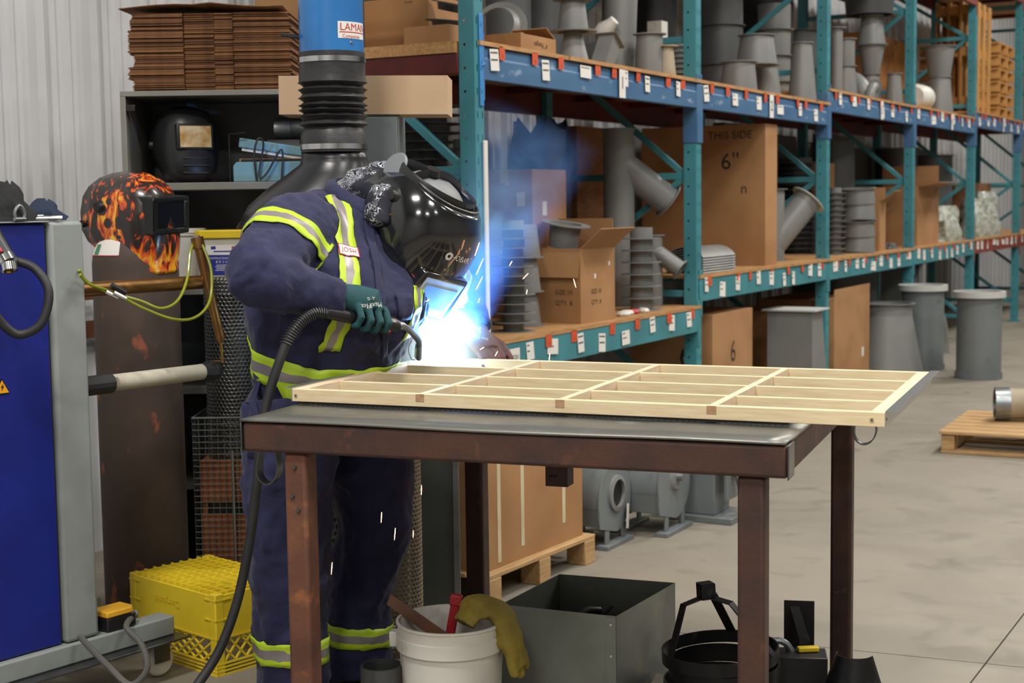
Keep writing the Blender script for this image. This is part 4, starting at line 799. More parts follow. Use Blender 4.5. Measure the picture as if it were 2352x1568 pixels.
for z0, z1 in ((.03, .12), (.14, .205), (.215, .385), (.435, .575)): prt('slat', (0, bw - .04, 0, .018, z0, z1), 'brd', sb, smooth=0); prt('slat', (0, bw - .04, .20, .218, z0, z1), 'brd', sb, smooth=0)
for x in (0, bw - .06): prt('corner_post', (x, x + .02, .018, .2, 0, .576), 'brd', sb, smooth=0)
prt('box_top', (0, bw - .04, .0, .218, .576, .584), 'brd', sb, smooth=0); prt('black_core', (.02, bw - .06, .03, .19, .0, .57), 'black', sb, smooth=0)  # black block inside, seen through the gaps between slats
pr_ = .105; pc = (bx0 + .135, BY + .135, .586)
q = perforated(44, 48, lambda u, v: (pr_ * math.cos(u * 2 * math.pi / 44), pr_ * math.sin(u * 2 * math.pi / 44) * 1.0, v * .0137), .34)
o = q.build('perforated_tube', K['steel'], None, pc); o.modifiers.new('s', 'SOLIDIFY').thickness = .0012; tag(o, 'perforated galvanised tube standing in the wire basket', 'tube')
q = perforated(30, 48, lambda u, v: (.09 * math.cos(u * 2 * math.pi / 30), .09 * math.sin(u * 2 * math.pi / 30), v * .0137), .34)
o = q.build('perforated_tube', K['greyd'], None, (bx0 + .43, BY + .16, .02)); o.scale = (1, 1, 1.87); o.modifiers.new('s', 'SOLIDIFY').thickness = .0012; tag(o, 'dark perforated tube standing right of the wire basket', 'tube')
# ------------------------------------------------------------ spot welder
SD = R_(52); SO = Vector((-1.36, 4.36, 0)); sw = thing('spot_welder', 'blue and grey spot welding machine with copper arms at the left edge', 'welder', tuple(SO), (0, 0, SD))
K['wblue'] = mat('welder_blue', '#14227c', .45, 0, '#111d6e', 4, bump=.02, bscale=80); K['wgrey'] = mat('welder_grey', '#8b918f', .48, 0, '#7f8583', 5, col3='#6a6f68', scale3=7, lo3=.6, hi3=.85)
K['copper'] = mat('aged_copper', '#8f6a3c', .36, .8, '#74522f', 9, rvar=.1, col3='#b08348', scale3=14, lo3=.6, hi3=.75); K['brass'] = mat('brass', '#a07a3c', .3, .9)
ztop = pz(140, 508, 4.4).z
prt('body_panel', (-.62, -.008, -.0, .42, .20, ztop - .004), 'wblue', sw, .006); prt('front_column', (0, .118, -.012, .43, .20, ztop), 'wgrey', sw, .012, seg=3)
prt('top_plate', (-.63, .0, -.012, .43, ztop - .003, ztop + .002), 'wgrey', sw)
for y in (-.02, .36): prt('base_rail', (-.66, .40, y, y + .075, .135, .198), 'wgrey', sw, .006); prt('base_flange', (-.66, .42, y - .05, y + .10, .128, .1355), 'steel', sw)
for x, y in ((.36, -.0), (-.55, .0), (.36, .38), (-.55, .38)):
    cst = MB(); cst.T = Matrix.Translation((x, y + .02, .055)) @ Euler((R_(90), 0, 0)).to_matrix().to_4x4(); cst.lathe([(0, -.018), (.045, -.018), (.052, -.012), (.052, .012), (.045, .018), (0, .018)], 20); c_ = cst.build('caster', K['greyl'] if 'greyl' in K else K['white'], sw)
    q = MB(); q.bx(x - .03, x + .03, y - .004, y - .001, .05, .128); q.bx(x - .03, x + .03, y + .041, y + .044, .05, .128); q.bx(x - .03, x + .03, y - .004, y + .044, .122, .128); q.build('caster_fork', K['steel'], c_)
q = MB(); q.T = Matrix.Translation((-.175, -.0125 + .012, pz(28, 880, 4.3).z)) @ Euler((R_(90), 0, 0)).to_matrix().to_4x4(); q.add([(-.026, -.022, .002), (.026, -.022, .002), (0, .025, .002)], [(0, 1, 2)]); q.mat(1).add([(-.022, -.019, .003), (.022, -.019, .003), (0, .019, .003)], [(0, 1, 2)]); q.mat(0).add([(.004, .010, .004), (-.005, -.003, .004), (.0, -.002, .004), (-.003, -.014, .004), (.006, .002, .004), (.001, .001, .004)], [(0, 1, 2, 5), (5, 2, 3, 4)]); q.build('warning_sticker', [K['black'], mat('warning_yellow', '#e6a21c', .5)], sw, smooth=0)
def W2S(P): return sw.matrix_world.inverted() @ Vector(P) if False else Matrix.Rotation(-SD, 3, 'Z') @ (Vector(P) - SO)
zA = pz(340, 661, 4.62).z
q = MB(); q.tube([(.10, .10, zA), (.685, .10, zA)], .0225, 24); ua = q.build('upper_arm', K['copper'], sw)
for sy in (-1, 1): q = MB(); q.lathe([(.012, 0), (.012, .003), (.004, .003), (.004, 0)], 14); q.build('end_bolt', K['brass'], ua, (.665, .10 + sy * .0225, zA), (R_(-90 * sy), 0, 0))
e0, e1, e2 = W2S(pz(452, 545, 4.93)), W2S(pz(506, 775, 4.93)), W2S(pz(511, 830, 4.93))
q = MB(); q.tube([e0, e0 + (e1 - e0) * .11], .021, 18); q.tube([e0 + (e1 - e0) * .10, e1, e1 + (e2 - e1) * .2], [.0165, .0165, .010], 18); q.tube([e1, e2], [.006, .0055], 10); eh = q.build('electrode_holder', K['copper'], sw)
q = MB(); q.tube([e0 + Vector((0, 0, -.001)), e0 + Vector((0, 0, .006))], .012, 12); q.build('cap_plug', K['zinc'], eh)
w0, w1 = W2S(pz(222, 884, 4.55)), W2S(pz(468, 853, 4.93))
q = MB(); q.tube([w0, w1], [.0275, .0265], 20); la = q.build('lower_arm', mat('dirty_white_wrap', '#c9c2b0', .6, 0, '#a89f8a', 6, col3='#6f685a', scale3=18, lo3=.66, hi3=.76), sw)
q = MB(); q.tube([w0 + (w0 - w1) * .25, w0 + (w1 - w0) * .12], .031, 14); q.build('black_tape', K['rubber'], la, smooth=25)
q = MB(); d_ = (w1 - w0).normalized(); q.tube([w1 - d_ * .01, w1 + d_ * .015, w1 + d_ * .04, w1 + d_ * .07], [.028, .034, .036, .022], 10); q.build('taped_tip', K['rubber'], la, smooth=20)
q = MB(); q.tube([w1 + d_ * .045 + Vector((0, 0, .03)), e2], .005, 8); q.build('lower_electrode', K['copper'], la)
K['hose'] = mat('green_yellow_hose', '#8f962f', .25, 0, '#7d8526', 8)
def hz(pp, r=.0048): q = MB(); q.tube(spline([W2S(pz(*p)) for p in pp], 6), r, 8); return q.build('water_hose', K['hose'], sw)
hz([(182, 620, 4.42), (198, 645, 4.46), (240, 668, 4.55), (320, 690, 4.62), (370, 708, 4.66), (408, 690, 4.75), (430, 640, 4.85), (437, 580, 4.9), (446, 556, 4.93)])
hz([(184, 630, 4.40), (205, 652, 4.44), (260, 672, 4.53), (330, 708, 4.60), (400, 733, 4.66), (450, 728, 4.75), (482, 690, 4.84), (485, 620, 4.89), (465, 562, 4.92)])
for px, py in ((244, 669), (262, 671)): P = W2S(pz(px, py, 4.50)); q = MB(); q.tube([P, P + Vector((.03, -.02, -.02))], [.008, .006], 8); q.build('hose_fitting', K['chrome'], sw)
q = MB(); q.tube([W2S(pz(256, 655, 4.52)), W2S(pz(288, 672, 4.55))], .009, 8); q.build('hose_sleeve', K['rubber'], sw); q = MB(); q.lathe([(.0236, -.002), (.026, -.002), (.026, .002), (.0236, .002), (.0236, -.002)], 18); q.build('cable_tie', K['label'], sw, (.165, .10, zA), (0, R_(90), 0))
# foot pedal and its cable
P = pz(215, 1420, 4.42); fp = thing('foot_switch', 'yellow topped foot switch on the welder base rail', 'switch', tuple(SO + Matrix.Rotation(SD, 3, 'Z') @ Vector((.20, .02, .199))), (0, 0, SD)); prt('switch_body', (-.055, .055, -.035, .045, 0, .045), 'plasticb', fp, .006)
q = MB(); q.loft([[(-.058, -.038, .045), (.04, -.038, .045), (.058, -.02, .045), (.058, .048, .045), (-.058, .048, .045)], [(-.056, -.036, .064), (.036, -.036, .064), (.054, -.018, .064), (.054, .046, .064), (-.056, .046, .064)]]); q.build('pedal', mat('pedal_yellow', '#d9a323', .5, 0, '#c08f22', 8), fp, bevel=.004)
q = MB(); q.tube([(.055, .0, .025), (.078, .0, .025)], .014, 10); q.build('cable_gland', K['greym'], fp)
P0_ = Vector((.075, 0, .025)); q = MB()
fpw = Matrix.Rotation(-SD, 3, 'Z')
def F2(P): return fpw @ (Vector(P) - Vector(fp.location))
q.tube(spline([P0_, F2(pz(290, 1440, 4.45)), F2(pz(325, 1480, 4.32)), F2(pz(338, 1535, 4.2)), F2(pz(300, 1572, 4.1)), F2(pz(250, 1530, 4.15)), F2(pz(210, 1490, 4.25)), F2(pz(184, 1462, 4.34))], 7), .0095, 8); q.build('cable', mat('grey_cable', '#5d5b57', .5), fp)
# cloth, shackle and pliers on the welder top
P = pz(20, 490, 4.30); q = MB(); n_ = 14; rings = []
for i in range(7):
    z = i / 6; rings.append([(.085 * (1 - .75 * z**1.5) * (1 + .35 * noise.noise(Vector((math.cos(a) * 2, math.sin(a) * 2, z * 3)))) * math.cos(a), .07 * (1 - .7 * z**1.6) * (1 + .35 * noise.noise(Vector((math.cos(a) * 2 + 5, math.sin(a) * 2, z * 3)))) * math.sin(a), .11 * z + .01 * math.sin(5 * a) * z) for a in [2 * math.pi * j / n_ for j in range(n_)]])
q.loft(rings); o = q.build('work_glove', mat('black_cloth', '#1b1c1f', .85, bump=.5, bscale=40), None, (P.x - .02, P.y + .03, ztop + .003), smooth=50); tag(o, 'crumpled black glove on top of the spot welder', 'glove')
q = MB(); q.loft([[(x * .8 + .0, y * .8, z * .55) for x, y, z in r] for r in rings]); o = q.build('work_glove', mat('navy_cloth', '#1c2a40', .85, bump=.5, bscale=40), None, (P.x + .058, P.y + .13, ztop + .003), smooth=50); tag(o, 'crumpled navy cloth behind the shackle on the spot welder', 'cloth')
P = pz(32, 500, 4.26); q = MB(); q.tube(spline([(-.013, 0, .004), (-.018, 0, .025), (0, 0, .045), (.018, 0, .025), (.013, 0, .004)], 5), .005, 8); q.tube([(-.02, 0, .006), (.02, 0, .006)], .006, 8); o = q.build('shackle', K['galv'], None, (P.x + .012, P.y + .015, ztop + .003), (0, 0, R_(60))); tag(o, 'small steel shackle standing on the spot welder', 'shackle')
P = pz(100, 500, 4.36); q = MB(); q.tube([(-.06, 0, .008), (-.02, .004, .008), (.03, .006, .009), (.055, .004, .008)], [.004, .007, .005, .006], 8); q.tube([(-.05, -.008, .006), (-.01, -.004, .007), (.05, -.008, .006)], [.003, .006, .004], 8); q.tube([(-.02, 0, .014), (.0, .0, .014)], .004, 8); o = q.build('locking_pliers', K['chrome'], None, (P.x, P.y, ztop + .003), (0, 0, R_(35))); tag(o, 'chrome locking pliers lying on the spot welder', 'pliers')
# loose torch plug with thick cable hanging before the welder
tq = thing('cable_plug', 'black cable plug with chrome collar on a thick looped cable', 'plug', tuple(pz(10, 600, 4.02)))
B = Vector(tq.location); L_ = lambda px, py, Y: pz(px, py, Y) - B
q = MB(); q.tube([L_(-45, 500, 4.06), L_(-10, 560, 4.04), L_(12, 592, 4.03)], [.032, .030, .026], 16); q.build('plug_handle', K['plasticb'], tq); q = MB(); q.tube([L_(-24, 535, 4.02), L_(4, 578, 4.0)], [.006, .004], 6); q.build('red_stripe', K['redtape'], tq)
q = MB(); q.tube([L_(10, 590, 4.03), L_(18, 604, 4.025)], .0275, 20); q.tube([L_(18, 604, 4.025), L_(21, 622, 4.02)], [.024, .024], 20, (False, False)); q.build('collar', K['chrome'], tq); q = MB(); q.tube([L_(17, 602, 4.025), L_(21, 628, 4.02)], .010, 10); q.build('contact_pin', K['brass'], tq)
q = MB(); q.tube(spline([L_(40, 600, 4.08), L_(78, 615, 4.08), L_(108, 655, 4.07), L_(110, 700, 4.06), L_(90, 748, 4.05), L_(45, 768, 4.04), L_(10, 748, 4.02), L_(-20, 705, 4.0), L_(-45, 640, 4.0)], 6), .0125, 12); q.build('thick_cable', K['rubber'], tq)
q = MB(); q.tube([L_(15, 595, 4.05), L_(40, 600, 4.08)], .012, 10); q.build('cable_tail', K['rubber'], tq)
# ------------------------------------------------------------ yellow milk crate (upside down on the floor)
CA = onz(500, 1555, 0); CL = onz(305, 1490, 0); dv = (CL - CA); ang = math.atan2(-dv.y, -dv.x)
cr_ = thing('milk_crate', 'yellow plastic milk crate standing upside down on the floor', 'crate', tuple(CL), (0, 0, ang)); cl, cwid, chh = dv.length, .33, .275
K['ycr'] = mat('crate_yellow', '#e6cb2e', .45, 0, '#dabd27', 5, col3='#8d7b25', scale3=22, lo3=.7, hi3=.8)
zmid = .125
for y, s in ((0, 1), (cwid - .008, 1)): prt('solid_panel', (.012, cl - .012, y, y + .008, zmid, chh - .012), 'ycr', cr_, .002)
for x in (0, cl - .008): prt('solid_panel', (x, x + .008, .012, cwid - .012, zmid, chh - .012), 'ycr', cr_, .002)
for x in (0, cl - .03):
    for y in (0, cwid - .03): prt('corner_post', (x - .002, x + .032, y - .002, y + .032, 0, chh - .006), 'ycr', cr_, .004)
for z in (.0, .012, .024, .036, zmid - .006, zmid + .055, chh - .03):
    q = MB()
    for a in ((-.003, cl + .003, -.003, .003), (-.003, cl + .003, cwid - .003, cwid + .003), (-.003, .003, 0, cwid), (cl - .003, cl + .003, 0, cwid)):
        if z < .05 or abs(z - zmid + .006) < 1e-6: q.bx(*a, z, z + .006)
        else:
            L0, L1_ = (a[0], a[1]); 
            if a[1] - a[0] > .1: q.bx(a[0], a[0] + .06, a[2], a[3], z, z + .005); q.bx(a[1] - .06, a[1], a[2], a[3], z, z + .005)
            else: q.bx(a[0], a[1], a[2], a[2] + .06, z, z + .005); q.bx(a[0], a[1], a[3] - .06, a[3], z, z + .005)
    q.build('rib', K['ycr'], cr_, smooth=0)
def lattice(p0, p1, z0, z1, n):
    q = MB(); p0, p1 = Vector(p0), Vector(p1)
    for i in range(n + 3):
        for s in (1, -1):
            t0 = (i - 1) / n; t1 = t0 + s * .28; a, b = t0, t1; za, zb = z0, z1
            if a < 0 or a > 1: continue
            if b < 0: zb = z0 + (z1 - z0) * (a / (a - b)); b = 0
            if b > 1: zb = z0 + (z1 - z0) * ((1 - a) / (b - a)); b = 1
            if abs(a - b) < .01: continue
            q.bar([(*p0.lerp(p1, a).xy, za), (*p0.lerp(p1, b).xy, zb)], .006, .006, (0, 0, 1))
    return q.build('lattice', K['ycr'], cr_, smooth=0)
lattice((.03, .003, 0), (cl - .03, .003, 0), .042, zmid, 9); lattice((.03, cwid - .003, 0), (cl - .03, cwid - .003, 0), .042, zmid, 9); lattice((.003, .03, 0), (.003, cwid - .03, 0), .042, zmid, 6); lattice((cl - .003, .03, 0), (cl - .003, cwid - .03, 0), .042, zmid, 6)
q = MB(); 
for i in range(13): q.bar([(.02 + (cl - .04) * i / 12, .006, chh - .012), (.02 + (cl - .04) * i / 12, cwid - .006, chh - .012)], .007, .012)
for i in range(9): q.bar([(.006, .02 + (cwid - .04) * i / 8, chh - .010), (cl - .006, .02 + (cwid - .04) * i / 8, chh - .010)], .007, .013)
for i in range(12): q.bar([(.02 + (cl - .04) * i / 12, .01, chh - .009), (min(cl - .01, .02 + (cl - .04) * i / 12 + .3), min(cwid - .01, .01 + .3 * .99), chh - .009)], .006, .012)
q.build('bottom_grid', K['ycr'], cr_, smooth=0)
q = MB(); q.T = Matrix.Translation((cl * .45, -.0006, .205)) @ Euler((R_(90), 0, 0)).to_matrix().to_4x4() @ Matrix.Rotation(math.pi, 4, 'Z'); q.text('Dairyland', .036, Matrix.Identity(4), .0016); q.build('embossed_name', K['ycr'], cr_, smooth=0)
# ------------------------------------------------------------ fume extraction arm
FY0 = 4.98; fc = pz(764, 200, FY0); fk = ppm(fc); fr_ = 74 / fk; fx = fc.x
zq = lambda py: pz(764, py, FY0).z
fa = thing('fume_extractor', 'blue fume extraction pipe with black bellows and hood over the worker', 'fume extractor', (fx, FY0, 0))
K['pblue'] = mat('pipe_blue', '#2a74b8', .3, 0, '#2567a6', 4, coat=.3, col3='#b9c8d6', scale3=17, lo3=.74, hi3=.78); K['vinyl'] = mat('black_vinyl', '#242426', .42, 0, '#38383a', 5, bump=.35, bscale=16); K['hood'] = mat('black_hood', '#1b1c20', .3, 0, '#26272b', 4)
q = MB(); q.lathe([(fr_, zq(128)), (fr_, 4.2), (fr_ - .003, 4.2), (fr_ - .003, zq(128))], 36); q.build('blue_pipe', K['pblue'], fa)
prof = [(fr_ + .002, zq(122)), (fr_ + .003, zq(150)), (fr_ + .003, zq(172)), (fr_ + .005, zq(186))]
ys = [191, 207, 226, 243, 254, 268, 287]
for i, y in enumerate(ys):
    prof += [(fr_ + .006, zq(y)), (fr_ - .010 + .004 * (i % 2), zq((y + (ys[i + 1] if i < 6 else 300)) / 2))]
prof += [(fr_ + .003, zq(312)), (fr_ + .002, zq(350)), (fr_ - .006, zq(350))]
q = MB(); q.lathe(prof, 40); bl = q.build('bellows', K['vinyl'], fa, smooth=35)
for v in bl.data.vertices:
    a = math.atan2(v.co.y, v.co.x); d = .004 * noise.noise(Vector((math.cos(a) * 4, math.sin(a) * 4, v.co.z * 14)))
    if v.co.z < zq(165) and v.co.z > zq(310): v.co.x += d * math.cos(a); v.co.y += d * math.sin(a); v.co.z += d * .8
for i, y in enumerate(ys): q = MB(); q.lathe([(fr_ + .004, zq(y) - .002), (fr_ + .0085, zq(y)), (fr_ + .004, zq(y) + .002)], 40); q.build('bellows_ring', K['vinyl'], fa)
for y in (140, 338): q = MB(); q.lathe([(fr_ + .004, zq(y + 6)), (fr_ + .0055, zq(y + 6)), (fr_ + .0055, zq(y - 6)), (fr_ + .004, zq(y - 6))], 40); q.build('hose_clamp', K['chrome'], fa)
q = MB(); hp = [(0, 0, zq(345), fr_), (0, 0, zq(365), fr_), (0, 0, zq(378), fr_ * 1.06), (-.02, .0, zq(400), fr_ * 1.28), (-.045, .0, zq(430), fr_ * 1.62), (-.07, .01, zq(470), fr_ * 2.05), (-.085, .01, zq(520), fr_ * 2.3)]
q.loft([[(x + r * math.cos(2 * math.pi * j / 36), y + r * .9 * math.sin(2 * math.pi * j / 36), z) for j in range(36)] for x, y, z, r in hp], (False, False)); q.build('hood', K['hood'], fa, solid=.004)
q = MB(); q.bar([(-fr_ + .005, -.02, zq(86)), (-fr_ - .055, -.03, zq(80))], .010, .014); q.build('damper_handle', K['black'], fa, bevel=.003)
q = MB(); q.lathe([(.006, 0), (.004, .003), (0, .0035)], 8); q.build('rivet', K['chrome'], fa, (fr_ * math.cos(R_(-46)), fr_ * math.sin(R_(-46)), zq(104)), (R_(90), 0, R_(44)))
q = MB(); a0, a1 = R_(-72), R_(-10); zt_, zb_ = zq(57), zq(95); n_ = 10
st = MB(); st.lathe([(fr_ + .0008, zb_), (fr_ + .0008, zt_)], n_, a0=a0, a1=a1); st.mat(1)
def on_pipe(txt, size, zc, aoff):
    t = MB(); t.text(txt, size, Matrix.Identity(4))
    for v in t.v: a = aoff + v.x / fr_; v.x, v.y, v.z = (fr_ + .0014) * math.cos(a), (fr_ + .0014) * math.sin(a), zc + v.y
    st.add(t.v, t.f)
on_pipe('LAMAN', .034, zq(70), R_(-38)); on_pipe('Companies', .016, zq(90), R_(-45)); st.lathe([(fr_ + .0014, zq(82)), (fr_ + .0014, zq(80))], n_, a0=a0 + .05, a1=a1); st.build('sticker', [K['label'], K['redtape']], fa)
# ------------------------------------------------------------ the welder
PB = Vector((-.58, 4.48, 0))
person = thing('person', 'person in navy coveralls with lime striped bands bending over the table to weld', 'person', tuple(PB))
def cloth_mat():
    m = mat('navy_twill', '#22244a', .85, 0, '#1b1d3e', 6, .35, .7, sheen=.08)
    nt = m.node_tree; N = nt.nodes; L = nt.links; b = N['Principled BSDF']; tc = N.new('ShaderNodeTexCoord')
    w = N.new('ShaderNodeTexNoise'); w.inputs['Scale'].default_value = 9; w.inputs['Detail'].default_value = 5; w.inputs['Distortion'].default_value = 1.6; L.new(tc.outputs['Object'], w.inputs['Vector'])
    v = N.new('ShaderNodeTexNoise'); v.inputs['Scale'].default_value = 900; L.new(tc.outputs['Object'], v.inputs['Vector'])
    b1 = N.new('ShaderNodeBump'); b1.inputs['Strength'].default_value = .30; b1.inputs['Distance'].default_value = .03; L.new(w.outputs[0], b1.inputs['Height'])
    b2 = N.new('ShaderNodeBump'); b2.inputs['Strength'].default_value = .07; b2.inputs['Distance'].default_value = .002; L.new(v.outputs[0], b2.inputs['Height']); L.new(b1.outputs[0], b2.inputs['Normal']); L.new(b2.outputs[0], b.inputs['Normal']); return m
K['twill'] = cloth_mat(); K['skin'] = mat('skin', '#b07a62', .5, 0, '#a56d57', 20)
K['lime'] = mat('lime_tape', '#b4d22a', .5); K['silver'] = mat('reflective_tape', '#8d8689', .38, .25)
def cloud(name, size, typ='CLOUDS'):
    t = bpy.data.textures.new(name, typ); t.noise_scale = size
    if typ == 'CLOUDS': t.noise_depth = 3
    return t
TXA, TXB = cloud('fold_large', .13), cloud('fold_small', .05)
TXC = cloud('crease', .16, 'MUSGRAVE'); TXC.musgrave_type = 'RIDGED_MULTIFRACTAL'; TXC.octaves = 3; TXC.noise_intensity = .6
def organic(o, vox, sm=6, disp=0, disp2=0, crease=0):
    m = o.modifiers.new('remesh', 'REMESH'); m.mode = 'VOXEL'; m.voxel_size = vox; m.use_smooth_shade = True
    m = o.modifiers.new('smooth', 'SMOOTH'); m.iterations = sm; m.factor = .5
    for d, t in ((disp, TXA), (disp2, TXB), (crease, TXC)):
        if d: m = o.modifiers.new('folds', 'DISPLACE'); m.texture = t; m.strength = d; m.mid_level = .5; m.texture_coords = 'LOCAL'
    return o
def ering(c, rx, ry, yaw, tilt=(0, 0), n=28, p=.9):
    """ellipse ring: rx along the body's lateral axis, ry along its facing axis; tilt = rise per metre along (lateral, facing)"""
    lat = Vector((math.cos(yaw), math.sin(yaw), 0)); fac = Vector((math.sin(yaw), -math.cos(yaw), 0)); out = []
    for j in range(n):
        a = 2 * math.pi * j / n; ca, sa = math.cos(a), math.sin(a); u = rx * math.copysign(abs(ca)**p, ca); v = ry * math.copysign(abs(sa)**p, sa)
        out.append(Vector(c) + lat * u + fac * v + Vector((0, 0, tilt[0] * u + tilt[1] * v)))
    return out
BYAW = R_(62)   # lateral axis runs from near right hip to far left hip; he faces right and slightly to the camera
mb = MB(); mb.T = Matrix.Translation(-PB)
TOR = [((-.575, 4.49, .80), .20, .165, 0), ((-.58, 4.49, .90), .225, .185, 0), ((-.578, 4.49, 1.0), .235, .195, -.05), ((-.568, 4.49, 1.06), .245, .21, -.08), ((-.55, 4.49, 1.12), .258, .245, -.1), ((-.525, 4.50, 1.20), .275, .262, -.15), ((-.505, 4.515, 1.28), .28, .255, -.22), ((-.50, 4.53, 1.36), .268, .215, -.3), ((-.50, 4.55, 1.43), .225, .16, -.4), ((-.475, 4.575, 1.49), .15, .11, -.5), ((-.45, 4.59, 1.525), .085, .075, -.5)]
mb.loft([ering(c, rx, ry, BYAW, (.0, t)) for c, rx, ry, t in TOR])
from mathutils.bvhtree import BVHTree
TBV = BVHTree.FromPolygons([tuple(v + PB) for v in mb.v], [tuple(f) for f in mb.f])
def hitT(px, py, lift=.02):
    d = ray(px, py).normalized(); r = TBV.ray_cast(CAM, d); return (r[0] - d * lift, r[1]) if r[0] else (onY(px, py, 4.4), Vector((0, -1, 0)))
J = dict(rs=(-.635, 4.36, 1.425), re=(-.684, 4.11, 1.315), rw=(-.478, 4.195, 1.245), ls=(-.300, 4.74, 1.35), le=(-.185, 4.93, 1.19), lw=(-.122, 4.81, 1.085))
V = {k: Vector(v) for k, v in J.items()}
def limb(pts, rad, n=20): mb.tube(spline(pts, 4), [r for i in range(len(rad) - 1) for r in [rad[i] + (rad[i + 1] - rad[i]) * k / 4 for k in range(4)]] + [rad[-1]], n)
limb([Vector((-.56, 4.44, 1.41)), V['rs'], V['rs'].lerp(V['re'], .5) + Vector((-.012, 0, 0)), V['re'] + Vector((-.012, -.005, -.004)), V['re'].lerp(V['rw'], .45) + Vector((0, 0, -.014)), V['rw']], [.10, .112, .104, .088, .074, .050])
limb([Vector((-.40, 4.68, 1.37)), V['ls'], V['ls'].lerp(V['le'], .55), V['le'], V['le'].lerp(V['lw'], .5), V['lw']], [.10, .105, .094, .085, .072, .058])
RL = [((-.655, 4.36, .90), .155), ((-.662, 4.31, .74), .14), ((-.668, 4.28, .52), .122), ((-.664, 4.27, .34), .114), ((-.662, 4.265, .22), .108), ((-.66, 4.265, .10), .104), ((-.66, 4.265, .03), .108)]
LLg = [((-.495, 4.60, .90), .155), ((-.455, 4.57, .74), .138), ((-.440, 4.56, .55), .122), ((-.470, 4.56, .36), .110), ((-.492, 4.56, .22), .102), ((-.500, 4.56, .10), .104), ((-.500, 4.56, .03), .108)]
for leg in (RL, LLg): limb([p for p, r in leg], [r for p, r in leg], 22)
body = mb.build('coveralls', K['twill'], person); organic(body, .009, 6, .034, .014, .016)
for nm, (c, yw) in dict(r=((-.66, 4.265), R_(-25)), l=((-.50, 4.56), R_(-22))).items():
    q = MB(); q.T = Matrix.Translation(Vector((c[0], c[1], 0)) - PB) @ Matrix.Rotation(yw, 4, 'Z')
    q.loft([[(x, y * s, z) for x, y in ((-.07, -.035), (.0, -.042), (.10, -.05), (.17, -.035), (.185, 0), (.17, .035), (.10, .05), (0, .042), (-.07, .035), (-.08, 0))] for z, s in ((0, 1), (.03, 1.0), (.05, .95))] + [[(x * .75, y * .8, .085) for x, y in ((-.07, -.035), (.0, -.042), (.08, -.05), (.12, -.035), (.13, 0), (.12, .035), (.08, .05), (0, .042), (-.07, .035), (-.08, 0))]])
    q.build('boot', K['rubber'], person, bevel=.006)
def stripe(name, centers, width, across=None, closed=False, side=None):
    """lime / silver / lime band along a list of points, hugging the coveralls"""
    pts = [Vector(c) for c in centers]; q = MB(); q.T = Matrix.Translation(-PB); n = len(pts); cols = [-.5, -.34, -.19, -.17, 0, .17, .19, .34, .5]
    g_ = []
    for i, p in enumerate(pts):
        acr = Vector(across[i] if isinstance(across, list) else across).normalized()
        g_.append([p + acr * (c_ * width) for c_ in cols])
    b = 0; q.add([v for r in g_ for v in r], [])
    for i in range(n if closed else n - 1):
        for j in range(8):
            k2 = (i + 1) % n; q.f.append([i * 9 + j, i * 9 + j + 1, k2 * 9 + j + 1, k2 * 9 + j]); q.m.append(1 if 2 <= j <= 5 else 0)
    o = q.build(name, [K['lime'], K['silver']], person, smooth=80)
    m = o.modifiers.new('wrap', 'SHRINKWRAP'); m.target = body; m.wrap_method = 'NEAREST_SURFACEPOINT'; m.wrap_mode = 'ABOVE_SURFACE'; m.offset = .0035
    m = o.modifiers.new('thick', 'SOLIDIFY'); m.thickness = .002; m.offset = 1
    return o
def ring_stripe(name, c, axis, r, width, n=44):
    c, ax_ = Vector(c), Vector(axis).normalized(); u = ax_.orthogonal().normalized(); v = ax_.cross(u)
    return stripe(name, [c + u * (r * math.cos(2 * math.pi * i / n)) + v * (r * math.sin(2 * math.pi * i / n)) for i in range(n)], width, ax_, True)
stripe('waist_band', ering((-.572, 4.49, 1.03), .248, .215, BYAW, (.06, -.25), 64), .088, (0, 0, 1), True)
ring_stripe('sleeve_band', V['rs'].lerp(V['re'], .30) + Vector((-.006, 0, .0)), V['re'] - V['rs'] + Vector((.0, .0, -.10)), .125, .072)
ring_stripe('sleeve_band', V['ls'].lerp(V['le'], .62), V['le'] - V['ls'], .11, .072)
ring_stripe('leg_band', (-.662, 4.265, .212), (.03, 0, 1), .13, .066); ring_stripe('leg_band', (-.494, 4.56, .172), (.08, 0, 1), .125, .066)
def pxs(lst, k=4): return spline([onY(*p) for p in lst], k)
stripe('chest_band', spline([hitT(*p)[0] for p in ((768, 448), (786, 480), (798, 530), (803, 580), (808, 640), (800, 700), (778, 760), (755, 815))], 4), .060, (1, .5, 0))
stripe('chest_band', spline([hitT(*p)[0] for p in ((962, 655), (965, 690), (966, 720), (964, 760), (958, 800))], 4), .060, (.7, .9, 0))
# collar, zip placket, pocket seams and name patches
q = MB(); q.T = Matrix.Translation(-PB); rings = []
for dz_, s in ((-.03, 1.25), (.015, 1.12), (.035, 1.05), (.02, 1.32), (-.02, 1.5)): rings.append(ering((-.452, 4.588, 1.51 + dz_), .085 * s, .078 * s, BYAW, (0, -.5), 26))
q.loft(rings, (False, False)); q.build('collar', K['twill'], person, solid=.004, smooth=70)
def wrapped(name, q, m, off=.004, thick=0):
    o = q.build(name, m, person, smooth=60); w_ = o.modifiers.new('wrap', 'SHRINKWRAP'); w_.target = body; w_.wrap_method = 'NEAREST_SURFACEPOINT'; w_.wrap_mode = 'ABOVE_SURFACE'; w_.offset = off
    if thick: w_ = o.modifiers.new('thick', 'SOLIDIFY'); w_.thickness = thick; w_.offset = 1
    return o
def strip(pts, width, across): 
    q = MB(); q.T = Matrix.Translation(-PB); a = Vector(across).normalized(); q.loft([[p + a * (width * c_) for c_ in (-.5, -.25, 0, .25, .5)] for p in pts], (False, False), False); return q
